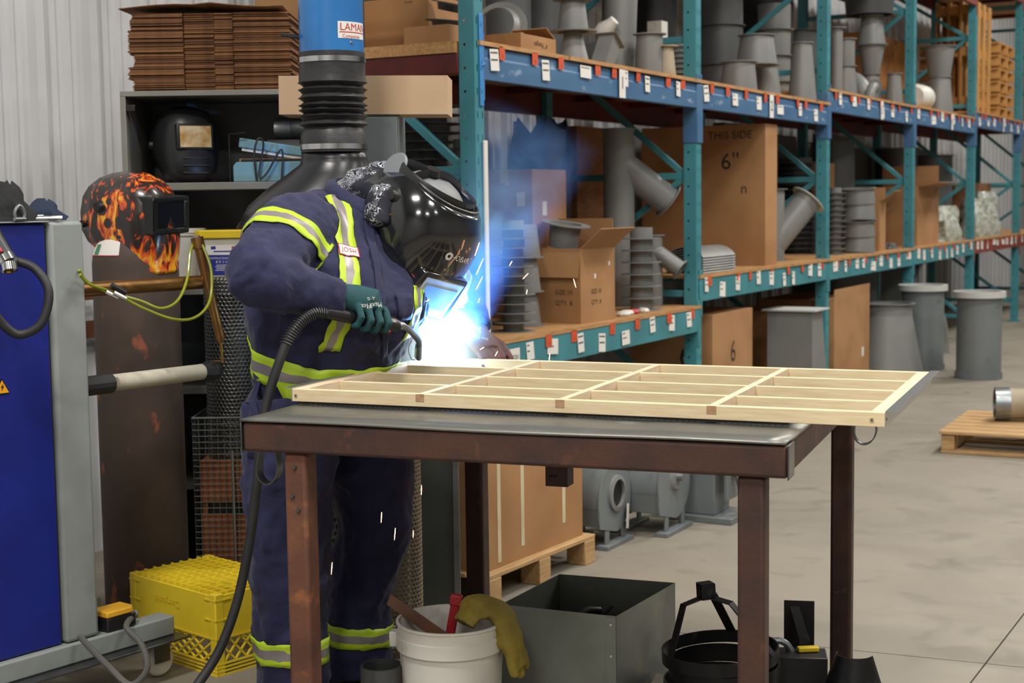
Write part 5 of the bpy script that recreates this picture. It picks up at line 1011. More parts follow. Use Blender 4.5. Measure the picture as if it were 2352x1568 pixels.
wrapped('zip_placket', strip(spline([hitT(*p)[0] for p in ((848, 500), (868, 600), (880, 700), (884, 820))], 4), .030, (1, .4, 0)), K['twill'], .004, .003)
wrapped('pocket_flap', strip(spline([hitT(*p)[0] for p in ((918, 700), (934, 702), (950, 705))], 4), .09, (0, 0, 1)), K['twill'], .006, .003)
wrapped('hip_pocket', strip(pxs([(566, 862, 4.30), (575, 950, 4.22), (575, 1050, 4.2)]), .035, (1, -.2, 0)), K['twill'], .003, .002)
def patch(name, px, py, w_, h_, roll, txt, sz, col='redtape'):
    c, nr = hitT(px, py, 0); nr = (nr if nr.y < 0 else -nr).normalized(); xa_ = Vector((0, 0, 1)).cross(nr).normalized(); ya_ = nr.cross(xa_)
    M_ = Matrix(((xa_.x, ya_.x, nr.x, 0), (xa_.y, ya_.y, nr.y, 0), (xa_.z, ya_.z, nr.z, 0), (0, 0, 0, 1)))
    def proj_(q, nm, m, off, thick=0, par=person):
        T_ = Matrix.Translation(c + nr * .05 - PB) @ M_ @ Matrix.Rotation(roll, 4, 'Z'); o = q.build(nm, m, par, smooth=60); o.matrix_local = T_
        w2 = o.modifiers.new('wrap', 'SHRINKWRAP'); w2.target = body; w2.wrap_method = 'PROJECT'; w2.use_project_z = True; w2.use_negative_direction = True; w2.use_positive_direction = True; w2.wrap_mode = 'ABOVE_SURFACE'; w2.offset = off
        if thick: w2 = o.modifiers.new('thick', 'SOLIDIFY'); w2.thickness = thick; w2.offset = 1
        return o
    nx_, ny_ = 18, 12; q = MB(); q.add([((i / nx_ - .5) * w_, (j / ny_ - .5) * h_, .0) for j in range(ny_ + 1) for i in range(nx_ + 1)], [])
    for j in range(ny_):
        for i in range(nx_): q.f.append([j * (nx_ + 1) + i, j * (nx_ + 1) + i + 1, (j + 1) * (nx_ + 1) + i + 1, (j + 1) * (nx_ + 1) + i]); q.m.append(1 if i in (0, nx_ - 1) or j in (0, ny_ - 1) else 0)
    proj_(q, name, [K['label'], K['redtape']], .008, .0015)
    q = MB()
    for i, t in enumerate(txt): q.text(t, sz, Matrix.Translation((0, (len(txt) - 1) * sz * .5 - i * sz, 0)))
    proj_(q, name.replace('patch', 'lettering'), K[col], .0102)
patch('name_patch', 801, 577, .068, .044, R_(-14), ['JOSH'], .022)
patch('company_patch', 958, 640, .07, .046, R_(3), ['LAMAN', 'Companies'], .015, 'wblue')
# head, neck, bandana
HC = Vector((-.322, 4.62, 1.410)); HX = Vector((.58, -.55, -.60)).normalized(); HU = Vector((.52, -.16, .83)); HU = (HU - HX * HU.dot(HX)).normalized(); HY = HU.cross(HX)
HM = Matrix(((HX.x, HY.x, HU.x, HC.x), (HX.y, HY.y, HU.y, HC.y), (HX.z, HY.z, HU.z, HC.z), (0, 0, 0, 1))); HE = HM.to_euler()
q = MB(); q.T = Matrix.Translation(-PB)
q.tube(spline([Vector((-.45, 4.59, 1.48)), Vector((-.42, 4.60, 1.50)), Vector((-.37, 4.615, 1.49))], 4), .062, 16)
q.T = Matrix.Translation(-PB) @ HM
def ellipsoid(q, c, r, n=16, m_=10):
    q.loft([[(c[0] + r[0] * math.sin(math.pi * i / m_) * math.cos(2 * math.pi * j / n), c[1] + r[1] * math.sin(math.pi * i / m_) * math.sin(2 * math.pi * j / n), c[2] - r[2] * math.cos(math.pi * i / m_)) for j in range(n)] for i in range(1, m_)])
ellipsoid(q, (-.02, 0, .02), (.098, .078, .115)); ellipsoid(q, (.045, 0, -.06), (.05, .055, .055)); q.tube([(.075, 0, .0), (.092, 0, -.03), (.088, 0, -.045)], [.010, .015, .010], 8)
for s in (-1, 1): ellipsoid(q, (-.02, s * .078, -.01), (.018, .010, .03), 10, 6); ellipsoid(q, (.072, s * .032, .005), (.014, .018, .010), 10, 6)
q.tube([(.082, -.022, -.072), (.088, 0, -.072), (.082, .022, -.072)], [.006, .008, .006], 8)
hd = q.build('head', K['skin'], person); organic(hd, .006, 4)
def band_mat():
    m = mat('bandana_print', '#12141f', .8); nt = m.node_tree; N = nt.nodes; L = nt.links; b = N['Principled BSDF']; tc = N.new('ShaderNodeTexCoord')
    n1 = N.new('ShaderNodeTexNoise'); n1.inputs['Scale'].default_value = 17; n1.inputs['Distortion'].default_value = 2.4; n1.inputs['Detail'].default_value = 1; L.new(tc.outputs['Object'], n1.inputs['Vector'])
    s1 = N.new('ShaderNodeMath'); s1.operation = 'MULTIPLY'; s1.inputs[1].default_value = 8; L.new(n1.outputs[0], s1.inputs[0]); s2 = N.new('ShaderNodeMath'); s2.operation = 'FRACT'; L.new(s1.outputs[0], s2.inputs[0])
    n2 = N.new('ShaderNodeTexNoise'); n2.inputs['Scale'].default_value = 9; L.new(tc.outputs['Object'], n2.inputs['Vector'])
    r1 = N.new('ShaderNodeMapRange'); r1.inputs[1].default_value = .66; r1.inputs[2].default_value = .72; L.new(s2.outputs[0], r1.inputs[0]); r2 = N.new('ShaderNodeMapRange'); r2.inputs[1].default_value = .50; r2.inputs[2].default_value = .55; L.new(n2.outputs[0], r2.inputs[0])
    mm = N.new('ShaderNodeMath'); mm.operation = 'MULTIPLY'; L.new(r1.outputs[0], mm.inputs[0]); L.new(r2.outputs[0], mm.inputs[1])
    x = N.new('ShaderNodeMix'); x.data_type = 'RGBA'; L.new(mm.outputs[0], x.inputs[0]); x.inputs[6].default_value = (*srgb('#141726'), 1); x.inputs[7].default_value = (*srgb('#c9cbd2'), 1); L.new(x.outputs[2], b.inputs['Base Color']); return m
q = MB(); q.T = Matrix.Translation(-PB) @ HM
ellipsoid(q, (-.035, 0, .03), (.108, .092, .115), 18, 10); q.T = Matrix.Translation(-PB)
q.tube(spline([onY(905, 425, 4.66), onY(860, 425, 4.66), onY(810, 432, 4.66), onY(768, 442, 4.66), onY(745, 452, 4.64)], 4), [(.075, .085)] * 5 + [(.058, .09)] * 4 + [(.036, .085)] * 4 + [(.015, .06)] * 4, 16)
q.tube(spline([onY(890, 440, 4.52), onY(872, 480, 4.47), onY(862, 520, 4.45)], 4), [(.04, .055)] * 4 + [(.028, .045)] * 4 + [(.008, .02)], 14)
ellipsoid(q, onY(868, 448, 4.58), (.062, .07, .062)); ellipsoid(q, onY(835, 436, 4.62), (.06, .075, .05)); bd_ = q.build('bandana', band_mat(), person); organic(bd_, .006, 4, .010, .006)
# worn helmet
wh = thing('welding_helmet', 'glossy black welding helmet with a blue lit window worn by the worker', 'helmet', tuple(HC), HE); wh.scale = (1.26, 1.36, 1.18)
sl = [(-.185, .140, .03, .070, .09), (-.165, .160, -.03, .094, .06), (-.11, .172, -.085, .112, .04), (-.04, .172, -.112, .122, .03), (.02, .170, -.112, .128, .02), (.07, .162, -.10, .127, .02), (.11, .146, -.08, .120, .015), (.145, .118, -.04, .104, .01), (.158, .100, -.03, .092, .01)]
q = MB(); q.loft(helmet_shell(sl, 12), (False, False), False); shl = q.build('shell', K['gloss'], wh, solid=.004, smooth=70)
q = MB(); r_ = helmet_shell([sl[-1]], 12)[0]; q.tube(r_, .0045, 8); q.build('rim_bead', K['satin'], wh)
q = MB(); q.loft([[(x, y, z) for y, z in ((-.085, -.135), (.085, -.135), (.09, -.10), (.078, .005), (-.078, .005), (-.09, -.10))] for x in (.13, .179)]); wf = q.build('window_housing', K['gloss'], wh, bevel=.008, seg=3)
q = MB(); q.bx(.170, .1805, -.070, .070, -.122, -.008); q.build('lens', mat('arc_reflection_lens', '#b4c4cc', .12, 0, coat=1), wf, bevel=.003)  # pale base colour stands in for arc light reflected in the lens
q = MB(); q.bx(.1735, .1815, -.058, .058, -.098, -.028); q.build('bright_filter', mat('arc_reflection_filter', '#86a8bd', .08, 0, coat=1), wf, bevel=.002)  # pale blue put into the filter colour for the arc's reflection
for s in (-1, 1):
    q = MB(); q.lathe([(0, .013), (.013, .012), (.017, .005), (.024, 0)], 16); k_ = q.build('pivot_knob', K['plasticb'], wh, (.0, s * .122, .095), (R_(-90 * s), 0, 0))
    for i in range(7): q = MB(); q.bx(.03 + i * .009, .034 + i * .009, -.0015, .0015, -.004, .024); q.build('orange_mark', mat('amber_decal', '#a8641e', .3) if 'amb' not in K else K['amb'], wh, (-.02, s * (.1300 - .0004 * i * i), .035), (0, 0, 0), smooth=0)
    q = MB(); q.lathe([(.012, .0), (.016, .002), (.016, .0)], 18); q.build('blue_ring_decal', mat('blue_decal', '#2a7fa8', .3), wh, (.075, s * .112, -.085), (R_(-90 * s), 0, 0))
q = MB(); q.T = Matrix.Translation((.145, .004, .062)) @ Euler((R_(90), 0, R_(90))).to_matrix().to_4x4(); q.text('HOBART', .022, Matrix.Translation((.012, 0, .05)))
q.T = q.T @ Matrix.Translation((-.042, 0, 0)); q.lathe([(.0045, .05), (.011, .05)], 18)
o = q.build('printed_name', K['label'], wh, smooth=0); w_ = o.modifiers.new('wrap', 'SHRINKWRAP'); w_.target = shl; w_.wrap_method = 'NEAREST_SURFACEPOINT'; w_.wrap_mode = 'ABOVE_SURFACE'; w_.offset = .003
q = MB(); q.tube([(.100 * math.cos(a) - .01, .096 * math.sin(a), .145 + .01 * math.cos(a)) for a in [2 * math.pi * i / 30 for i in range(31)]], [(.022, .004)] * 31, 8); hb_ = q.build('headband', K['plasticb'], wh)
for i in range(9): q = MB(); a = R_(-60 + i * 15); q.bx(-.004, .004, -.001, .001, -.006, .006); q.build('band_slot', K['greym'], hb_, (.106 * math.cos(a) - .01, .102 * math.sin(a), .150), (0, 0, a + R_(90)), smooth=0)
q = MB(); q.tube(spline([(-.01, .096, .11), (-.015, .07, .158), (-.015, 0, .178), (-.015, -.07, .158), (-.01, -.096, .11)], 5), [(.006, .018)] * 21, 8); q.build('crown_strap', K['plasticb'], wh)
q = MB(); ellipsoid(q, (.0, .0, .125), (.085, .080, .052)); q.build('crown_pad', K['headgear'], wh)
q = MB(); q.lathe([(.030, 0), (.034, .003), (.030, .008), (.0, .010)], 20); o = q.build('temple_pad', K['headgear'], wh, (-.085, -.075, .135), (R_(70), R_(-30), 0)); o.scale = (1.0, 1.2, 1)
q = MB(); q.lathe([(0, .016), (.018, .016), (.020, 0)], 14); q.build('ratchet_dial', K['plasticb'], wh, (-.02, -.03, .175), (R_(15), R_(-10), 0))
# right glove, gripping the torch
GA, GB = onY(748, 716, 4.135), onY(915, 747, 4.305); ga = (GB - GA).normalized(); toc = Vector((.12, -.85, .42)); gn = (toc - ga * toc.dot(ga)).normalized(); gu = ga.cross(gn); gu = gu if gu.z > 0 else -gu
q = MB(); q.T = Matrix.Translation(-PB); GL = (GB - GA).length
def along(t, n_, u_): return GA + ga * (GL * t) + gn * n_ + gu * u_
kn = [along(.36 + .125 * i, .032 + .003 * math.sin(i), .018 - .002 * i) for i in range(4)]
Wr = V['rw']; ctr = along(.55, .028, .045)
q.tube([Wr - (ctr - Wr) * .25, Wr, Wr.lerp(ctr, .5), ctr, along(.55, .026, .02)], [(.034, .040), (.034, .038), (.030, .044), (.026, .047), (.020, .044)], 18, up=tuple(gn))
for i in range(4):
    k0 = kn[i]; l = (.95, 1.05, 1.0, .85)[i]
    p1 = k0 - gu * .034 * l + gn * .004 + ga * .004; p2 = p1 - gn * .026 * l - gu * .016; p3 = p2 - gn * .022 * l + gu * .008
    q.tube([k0 + gu * .022 - gn * .008, k0, p1, p2, p3], [.0115, .0118, .0112, .0105, .0092], 12)
th0 = along(.35, .005, .055); q.tube([Wr.lerp(ctr, .5) + gu * .01, th0, along(.62, -.010, .034), along(.80, -.006, .026)], [.018, .015, .0125, .010], 12)
K['gteal'] = mat('teal_knit_glove', '#17464c', .8, 0, '#1d545a', 8, bump=.3, bscale=260)
rg = q.build('right_glove', K['gteal'], person); organic(rg, .0038, 4)
q = MB(); e_ = along(.50, .075, .034); tx = (-gu).cross(gn); M_ = Matrix(((tx.x, -gu.x, gn.x, 0), (tx.y, -gu.y, gn.y, 0), (tx.z, -gu.z, gn.z, 0), (0, 0, 0, 1)))
q.T = Matrix.Translation(e_ - PB) @ M_; q.text('MaxiFlex', .020, Matrix.Translation((0, .010, 0)) @ Matrix.Rotation(R_(12), 4, 'Z')); q.text('ATG', .012, Matrix.Translation((.004, -.009, 0)) @ Matrix.Rotation(R_(12), 4, 'Z'))
o = q.build('glove_print', K['label'], person, smooth=0); w_ = o.modifiers.new('wrap', 'SHRINKWRAP'); w_.target = rg; w_.wrap_method = 'PROJECT'; w_.use_negative_direction = True; w_.use_positive_direction = True; w_.wrap_mode = 'ABOVE_SURFACE'; w_.offset = .001
# left gauntlet resting on the frame's back rail
q = MB(); q.T = Matrix.Translation(-PB); Lw = V['lw']; k1 = onY(1122, 806, 4.735); fd = (k1 - Lw).normalized(); sd = fd.cross(Vector((0, 0, 1))).normalized(); nu_ = sd.cross(fd)
q.tube([Lw - fd * .075, Lw - fd * .03, Lw + fd * .01, Lw.lerp(k1, .6), k1], [(.064, .068), (.056, .060), (.040, .046), (.030, .05), (.022, .05)], 18, up=tuple(nu_))
for i in range(4):
    off = sd * (-.036 + .024 * i); l = (.9, 1.05, 1.0, .8)[i]; b_ = k1 + off
    p1 = b_ + fd * .036 * l - Vector((0, 0, .004)); p2 = p1 + fd * .020 * l - Vector((0, 0, .026)); p3 = p2 + fd * .004 - Vector((0, 0, .022))
    q.tube([b_ - fd * .03, b_, p1, p2, p3], [.014, .0138, .0128, .012, .0105], 12)
q.tube([Lw.lerp(k1, .35) - sd * .03, k1 - sd * .062 - fd * .02, k1 - sd * .070 + fd * .02 - Vector((0, 0, .012)), k1 - sd * .066 + fd * .04 - Vector((0, 0, .03))], [.020, .016, .0135, .011], 12)
lg = q.build('left_gauntlet', mat('brown_leather', '#55291f', .6, 0, '#43201a', 14, bump=.35, bscale=45), person); organic(lg, .0042, 4, .006, .004)
q = MB(); c_ = Lw + fd * .0 - sd * .0 + Vector((-.0, -.08, .02)); q.T = Matrix.Translation(c_ - PB) @ Euler((R_(80), 0, R_(10))).to_matrix().to_4x4() @ Matrix.Rotation(R_(-15), 4, 'Z'); q.text('WPS', .030, Matrix.Identity(4)); q.text('Quality since 1925', .012, Matrix.Translation((.01, -.024, 0)))
o = q.build('gauntlet_print', K['label'], person, smooth=0); w_ = o.modifiers.new('wrap', 'SHRINKWRAP'); w_.target = lg; w_.wrap_method = 'PROJECT'; w_.use_negative_direction = True; w_.use_positive_direction = True; w_.wrap_mode = 'ABOVE_SURFACE'; w_.offset = .001
# ------------------------------------------------------------ torch
TIP = onY(962, 822, 4.50)
gun = thing('welding_torch', 'black welding torch with steel neck and spring sleeved cable in the gloved hand', 'torch', tuple(GA)); gl = lambda P: Vector(P) - GA
q = MB(); q.tube([gl(GA), gl(along(.2, 0, 0)), gl(along(.6, 0, 0)), gl(along(.92, 0, 0)), gl(along(1.0, 0, -.002))], [(.018, .016), (.021, .018), (.021, .018), (.024, .017), (.018, .014)], 14, up=tuple(gu)); q.build('torch_handle', K['plasticb'], gun, smooth=50)
q = MB(); q.tube([gl(along(.62, .0, -.022)), gl(along(.86, 0, -.026))], [.006, .007], 8); q.build('trigger', mat('trigger_red', '#7c1f24', .4), gun)
nk = spline([along(.98, 0, 0), along(1.12, 0, -.004), TIP + (GB - TIP) * .45 + ga * .035 + Vector((0, 0, .012)), TIP + (GB - TIP) * .25 + ga * .012, TIP], 5)
q = MB(); q.tube([gl(p) for p in nk[:13]], [.0125] * 4 + [.0095] * 9, 14); q.build('neck', K['galv'], gun)
q = MB(); dn = (nk[-1] - nk[-4]).normalized(); q.tube([gl(nk[12]), gl(TIP - dn * .012), gl(TIP)], [.0115, .0125, .0095], 16); q.build('nozzle', K['zinc'], gun)
q = MB(); q.tube([gl(TIP), gl(TIP + dn * .018)], .0012, 6); q.build('filler_wire', K['copper'], gun)
q = MB(); q.T = Matrix.Translation(gl(along(.84, .0185, .001))) @ (lambda t: Matrix(((t.x, gu.x, gn.x, 0), (t.y, gu.y, gn.y, 0), (t.z, gu.z, gn.z, 0), (0, 0, 0, 1))))(gu.cross(gn)); q.text('PARKER', .011, Matrix.Identity(4)); q.build('printed_name', K['label'], gun, smooth=0)
hp_ = [(752, 718, 4.135), (722, 718, 4.11), (690, 740, 4.09), (663, 778, 4.075), (642, 830, 4.06), (622, 890, 4.05), (606, 960, 4.04), (596, 1040, 4.03), (588, 1130, 4.03), (572, 1250, 4.03), (545, 1380, 4.03), (505, 1490, 4.0), (455, 1570, 3.96), (400, 1640, 3.9)]
hc = spline([onY(*p) for p in hp_], 7); q = MB(); q.tube([gl(p) for p in hc], .0135, 12); q.build('torch_cable', K['rubber'], gun)
q = MB(); cp = hc[2:24]; prev = None; sp = []; tot = 0
turns = 22
for i in range(turns * 8 + 1):
    t = i / (turns * 8) * (len(cp) - 1.001); a = int(t); p = cp[a].lerp(cp[a + 1], t - a); d = (cp[a + 1] - cp[a]).normalized(); u = (Vector((0, 1, 0)) - d * d.y).normalized(); v = d.cross(u); ph = 2 * math.pi * i / 8
    sp.append(gl(p + (u * math.cos(ph) + v * math.sin(ph)) * .0165))
q.tube(sp, .0018, 5); q.build('spring_sleeve', K['steel'], gun)
q = MB(); q.tube([gl(p) for p in spline([TIP + Vector((-.02, -.01, .055)), TIP + Vector((-.03, -.02, .03)), TIP + Vector((-.022, -.02, .0)), TIP + Vector((-.01, -.015, -.004))], 5)], .0012, 5); q.build('stray_wire', K['copper'], gun)
# ------------------------------------------------------------ things on the floor under and behind the table
# pail with tools and a glove
PP = onz(1035, 1420, .37); PP = Vector((PP.x, PP.y, 0)); pl_ = thing('plastic_pail', 'white plastic pail holding tools under the table', 'pail', tuple(PP))
q = MB(); q.lathe([(0, 0), (.132, 0), (.138, .20), (.1415, .292), (.150, .296), (.150, .332), (.1445, .334), (.1465, .362), (.150, .364), (.150, .370), (.143, .370), (.1345, .2), (.128, .006), (0, .006)], 48); q.build('pail_wall', K['white'], pl_, smooth=30)
for a in (R_(-10), R_(172)):
    q = MB(); q.bx(-.012, .012, -.02, .02, -.022, .022); q.build('handle_ear', K['white'], pl_, (.158 * math.cos(a), .158 * math.sin(a), .312), (0, 0, a), bevel=.005)
t = MB(); t.text('EL', .05, Matrix.Identity(4))
for v in t.v: a = R_(-108) + v.x / .139; v.x, v.y, v.z = .1405 * math.cos(a), .1405 * math.sin(a), .20 + v.y
t.build('faded_print', mat('faded_orange', '#c9a98c', .6), pl_)
B = PP
def tl(px, py, Y): return onY(px, py, Y) - B
q = MB(); a_, b_ = onY(893, 1376, 4.05), onY(985, 1440, 3.97); d_ = (b_ - a_).normalized(); q.bar([a_, b_ + d_ * .16], .005, .034, (.3, 0, .8)); o = q.build('flat_bar_tool', mat('brown_handle', '#6e4a35', .5, .2, '#5a3b2a', 12), None, bevel=.002); tag(o, 'brown flat bar tool leaning out of the pail', 'tool')
q = MB(); a_, b_ = onY(1049, 1368, 3.99), onY(1036, 1445, 3.99); d_ = (b_ - a_).normalized(); q.bar([a_, a_ + d_ * .02, a_ + d_ * .035, b_ + d_ * .2], .016, .026, (1, 0, 0)); q.bar([a_ - d_ * .004, a_ + d_ * .028], .020, .034, (1, 0, 0)); o = q.build('red_tool', mat('red_handle', '#a01d24', .45, 0, '#871820', 9), None, bevel=.004); tag(o, 'red handled tool standing in the pail', 'tool')
q = MB(); gp = spline([onY(1065, 1432, 3.92), onY(1095, 1396, 3.94), onY(1130, 1398, 3.96), onY(1152, 1412, 3.95), onY(1168, 1450, 3.93), onY(1180, 1490, 3.92), onY(1196, 1528, 3.92)], 4)
n_ = len(gp); q.tube(gp, [((.020 if i < 4 else .030), (.05 if i < 3 else .072 if i < 14 else .06 - .003 * (i - 14))) for i in range(n_)], 14, up=(0, 0, 1)); 
q.tube([gp[14], gp[18] + Vector((-.03, -.02, .0)), gp[20] + Vector((-.045, -.02, .015))], [.02, .015, .011], 10)
for k_ in range(3): q.tube([gp[-4] + Vector((-.012 + .012 * k_, -.03 + .03 * k_, 0)), gp[-1] + Vector((-.014 + .016 * k_, -.035 + .035 * k_, -.02 - .012 * (k_ == 1)))], [.018, .012], 10)
o = q.build('leather_glove', mat('yellow_suede', '#8a7a2c', .85, 0, '#75662a', 10, bump=.4, bscale=50), None); organic(o, .005, 3, .012, .006); tag(o, 'yellow suede work glove hanging over the pail rim', 'glove')
# pipe offcut by the table leg
P = onY(885, 1530, 3.93); q = MB(); r = 49 / ppm(P); q.lathe([(r, 0), (r, P.z), (r - .004, P.z + .0005), (r - .008, P.z), (r - .008, 0), (r, 0)], 36); o = q.build('pipe_offcut', K['galvd'] if 'galvd' in K else mat('dull_galv', '#5f6163', .42, .7, '#4d5052', 9, col3='#77797a', scale3=16, lo3=.6, hi3=.75), None, (P.x - .012, P.y + .015, 0)); tag(o, 'short galvanised pipe offcut standing by the pail', 'pipe')
# sheet metal box with tools
zr = .35; c0, c1, c2, c3 = onz(1150, 1388, zr), onz(1415, 1415, zr), onz(1550, 1338, zr), onz(1285, 1318, zr)
bo = Vector((c1.x, c1.y, 0)); sbx = thing('sheet_metal_box', 'open galvanised sheet metal box on the floor under the table', 'box', tuple(bo))
K['galvp'] = mat('patchy_galvanised', '#8b8f8a', .42, .55, '#6f746f', 3.5, .35, .7, 0, 50, None, rvar=.1, col3='#9a9281', scale3=9, lo3=.6, hi3=.8)
cs = [Vector((c.x, c.y, 0)) - bo for c in (c0, c1, c2, c3)]; mid = sum(cs, Vector()) / 4
for i in range(4):
    a, b = cs[i], cs[(i + 1) % 4]; q = MB(); q.bar([(*a.xy, zr / 2), (*b.xy, zr / 2)], .0025, zr, (0, 0, 1)); pn = q.build('side_panel', K['galvp'], sbx, smooth=0)
    inn = (mid - (a + b) / 2).normalized()
q = MB(); q.prism([tuple(c.xy) for c in cs], .0, .004); q.build('bottom_panel', K['galvp'], sbx, smooth=0)
q = MB(); u_ = (cs[0] - cs[1]).normalized(); n0 = Vector((u_.y, -u_.x, 0)); n0 = n0 if n0.dot(mid - cs[1]) < 0 else -n0
q.bar([cs[1] + u_ * .014 + n0 * .003 + Vector((0, 0, .0)), cs[1] + u_ * .014 + n0 * .003 + Vector((0, 0, zr - .004))], .028, .002, tuple(n0)); fl_ = q.build('corner_flange', K['galvp'], sbx, smooth=0)
for z in (.325, .235, .145): q = MB(); q.lathe([(.005, 0), (.004, .002), (0, .0025)], 8); q.build('rivet', K['chrome'], fl_, tuple(cs[1] + u_ * .014 + n0 * .004 + Vector((0, 0, z))), n0.to_track_quat('Z', 'Y').to_euler())
for i, (pp, r, lab) in enumerate((([(1330, 1415, 4.3), (1350, 1402, 4.32), (1378, 1402, 4.34)], .014, 'black rounded tool handle lying in the sheet metal box'), ([(1372, 1418, 4.3), (1392, 1405, 4.32), (1406, 1392, 4.33)], .005, 'thin bent black tool lying in the sheet metal box'))):
    q = MB(); ps = [onY(*p) for p in pp]; q.tube([ps[0] - (ps[1] - ps[0]) * 2.4, *ps], [r * .7, r * .8, r, r * .9], 10); o = q.build('hand_tool', K['black'], None); tag(o, lab, 'tool')
carton('low brown carton filling the bottom of the sheet metal box', bo + mid + Vector((0, 0, .005)), (.2, .2, .19), R_(60), tape=False, m='carddk', name='small_carton')
# tripod ring on top of a stack of steel rims
tc_ = onY(1655, 1490, 4.02); TRX, TRY = tc_.x, tc_.y; rr_ = 134 / ppm(tc_)
K['blk'] = mat('mill_scale_steel', '#262628', .4, .7, '#1b1b1d', 8, rvar=.1, col3='#4a4846', scale3=16, lo3=.62, hi3=.75)
q = MB(); q.bx(-.20, .13, -.10, .13, 0, .12); o = q.build('timber_block', K['woodg'] if 'woodg' in K else mat('grey_timber', '#6d665d', .8, 0, '#5b544b', 8), None, (TRX, TRY + .05, 0), (0, 0, R_(-15)), bevel=.004); tag(o, 'weathered timber block under the steel rims', 'timber')
for i, (z, h, fl2) in enumerate(((.1205, .054, True), (.1755, .052, False))):
    q = MB(); r = rr_ * (.98 if i == 0 else .95); q.lathe([(r, 0), (r, h), (r - .005, h), (r - .005, 0), (r, 0)] if not fl2 else [(r + .018, 0), (r + .018, .004), (r, .006), (r, h), (r - .005, h), (r - .005, .0), (r + .018, 0)], 44); o = q.build('wheel_hoop', K['blk'], None, (TRX + .01 * i, TRY, z), (R_(1.0 * i), 0, 0)); tag(o, ('lower flanged steel rim on the timber block', 'upper scuffed steel rim under the tripod ring')[i], 'rim')
tz = .231; tr = thing('tripod_ring', 'black steel ring with three bent arms joined at a square socket', 'bracket', (TRX, TRY, tz), (0, R_(-3), 0))
q = MB(); q.lathe([(rr_, 0), (rr_, .036), (rr_ - .004, .036), (rr_ - .004, 0), (rr_, 0)], 48); q.build('ring_band', K['blk'], tr)
hub = onY(1630, 1354, 4.02) - Vector((TRX, TRY, tz)); q = MB(); q.bx(-.021, .021, -.021, .021, -.022, .022); hb = q.build('square_socket', K['blk'], tr, tuple(hub), (0, 0, R_(15)), bevel=.002); q = MB(); q.lathe([(.005, 0), (0, .0)], 10); q.build('set_hole', K['ink'], hb, (.0, -.0214, .0), (R_(90), 0, 0))
for a in (R_(205), R_(70), R_(-35)):
    e = Vector((rr_ * math.cos(a), rr_ * math.sin(a), .03)); kx = hub + Vector((math.cos(a) * .075, math.sin(a) * .075, -.028)); q = MB(); q.bar([hub + Vector((math.cos(a) * .018, math.sin(a) * .018, -.018)), kx, kx.lerp(e, .5), e], .026, .004, (math.cos(a), math.sin(a), .8)); q.build('bent_arm', K['blk'], tr)
# angle brackets and odds and ends right of it
P = onY(1835, 1540, 4.36); br = thing('angle_bracket', 'black steel plate bracket with bent flange by the rear table leg', 'bracket', (P.x, P.y, 0), (0, 0, R_(-10)))
q = MB(); q.bx(-.045, .045, 0, .004, .0, .30); q.build('upright_plate', K['black'], br, bevel=.001); q = MB(); q.loft([[(-.028, -.003, .285), (.0, -.003, .285), (.0, -.006, .285), (-.028, -.006, .285)], [(.0, -.06, .20), (.03, -.06, .20), (.03, -.063, .20), (.0, -.063, .20)], [(.01, -.06, .0), (.04, -.06, .0), (.04, -.064, .0), (.01, -.064, .0)]]); q.build('bent_flange', K['blk'], br)
P = onY(1800, 1548, 4.02); q = MB(); q.tube(spline([(0, 0, .0), (0.0, 0, .22), (.02, 0, .245), (.05, .0, .235), (.07, .0, .20)], 4), [.010] * 17, 8); o = q.build('handle_rod', K['galv'], None, (P.x - .02, P.y + .12, 0)); tag(o, 'bent bright rod leaning beside the tripod ring', 'rod')
P = onY(1812, 1545, 4.1); q = MB(); q.bx(-.09, .06, -.05, .05, 0, .215); o = q.build('parts_tray', K['black'], None, (P.x + .05, P.y + .02, 0), (0, 0, R_(-8)), bevel=.003); tag(o, 'low black steel tray beside the tripod ring', 'tray')
q = MB(); q.bx(-.03, .03, -.012, .012, 0, .014); o = q.build('tape_measure', K['yellow'], None, (P.x + .06, P.y + .03, .2155), (0, 0, R_(5)), bevel=.003); tag(o, 'small yellow tool on the black tray', 'tool')
P = onz(1900, 1700, 0); q = MB(); Pn = onY(1940, 1530, 4.05)
q.lathe([(.14, 0), (.05, .27), (.047, .27), (.137, 0), (.14, 0)], 30, a0=R_(150), a1=R_(330)); o = q.build('cone_offcut', K['blk'], None, (Pn.x + .0, Pn.y - .12, 0)); tag(o, 'dark rolled steel cone offcut before the rear right leg', 'cone')
# panel, tan perforated sheet
p0, p1 = onY(945, 1300, 5.25), onY(1058, 1300, 5.25); pn = thing('dark_panel', 'dark grey steel cover sheet standing behind the table', 'cover', (p0.x, 5.22, 0)); W = p1.x - p0.x
K['greyg'] = mat('green_grey_steel', '#5a6260', .42, .3, '#4f5654', 4)
prt('sheet', (0, W, 0, .012, 0, .93), 'greyg', pn, .002); prt('bright_edge', (W - .022, W, -.004, .0, 0, .93), 'galv', pn, .001)
P = onz(915, 1503, 0); K['tanp'] = mat('tan_perforated', '#97896f', .6, .1, '#857861', 8)
tw = onY(957, 1300, P.y).x - onY(868, 1300, P.y).x
q = perforated(24, 62, lambda u, v: (.10 * math.cos(math.pi * 1.25 * u / 24 + 3.0), .10 * math.sin(math.pi * 1.25 * u / 24 + 3.0), v * .0145), .26, 1.5); o = q.build('perforated_sheet', K['tanp'], None, (onY(868, 1300, P.y).x + .045, P.y + .06, .0)); o.modifiers.new('s', 'SOLIDIFY').thickness = .0015; tag(o, 'curved tan perforated sheet standing behind the worker leg', 'sheet')
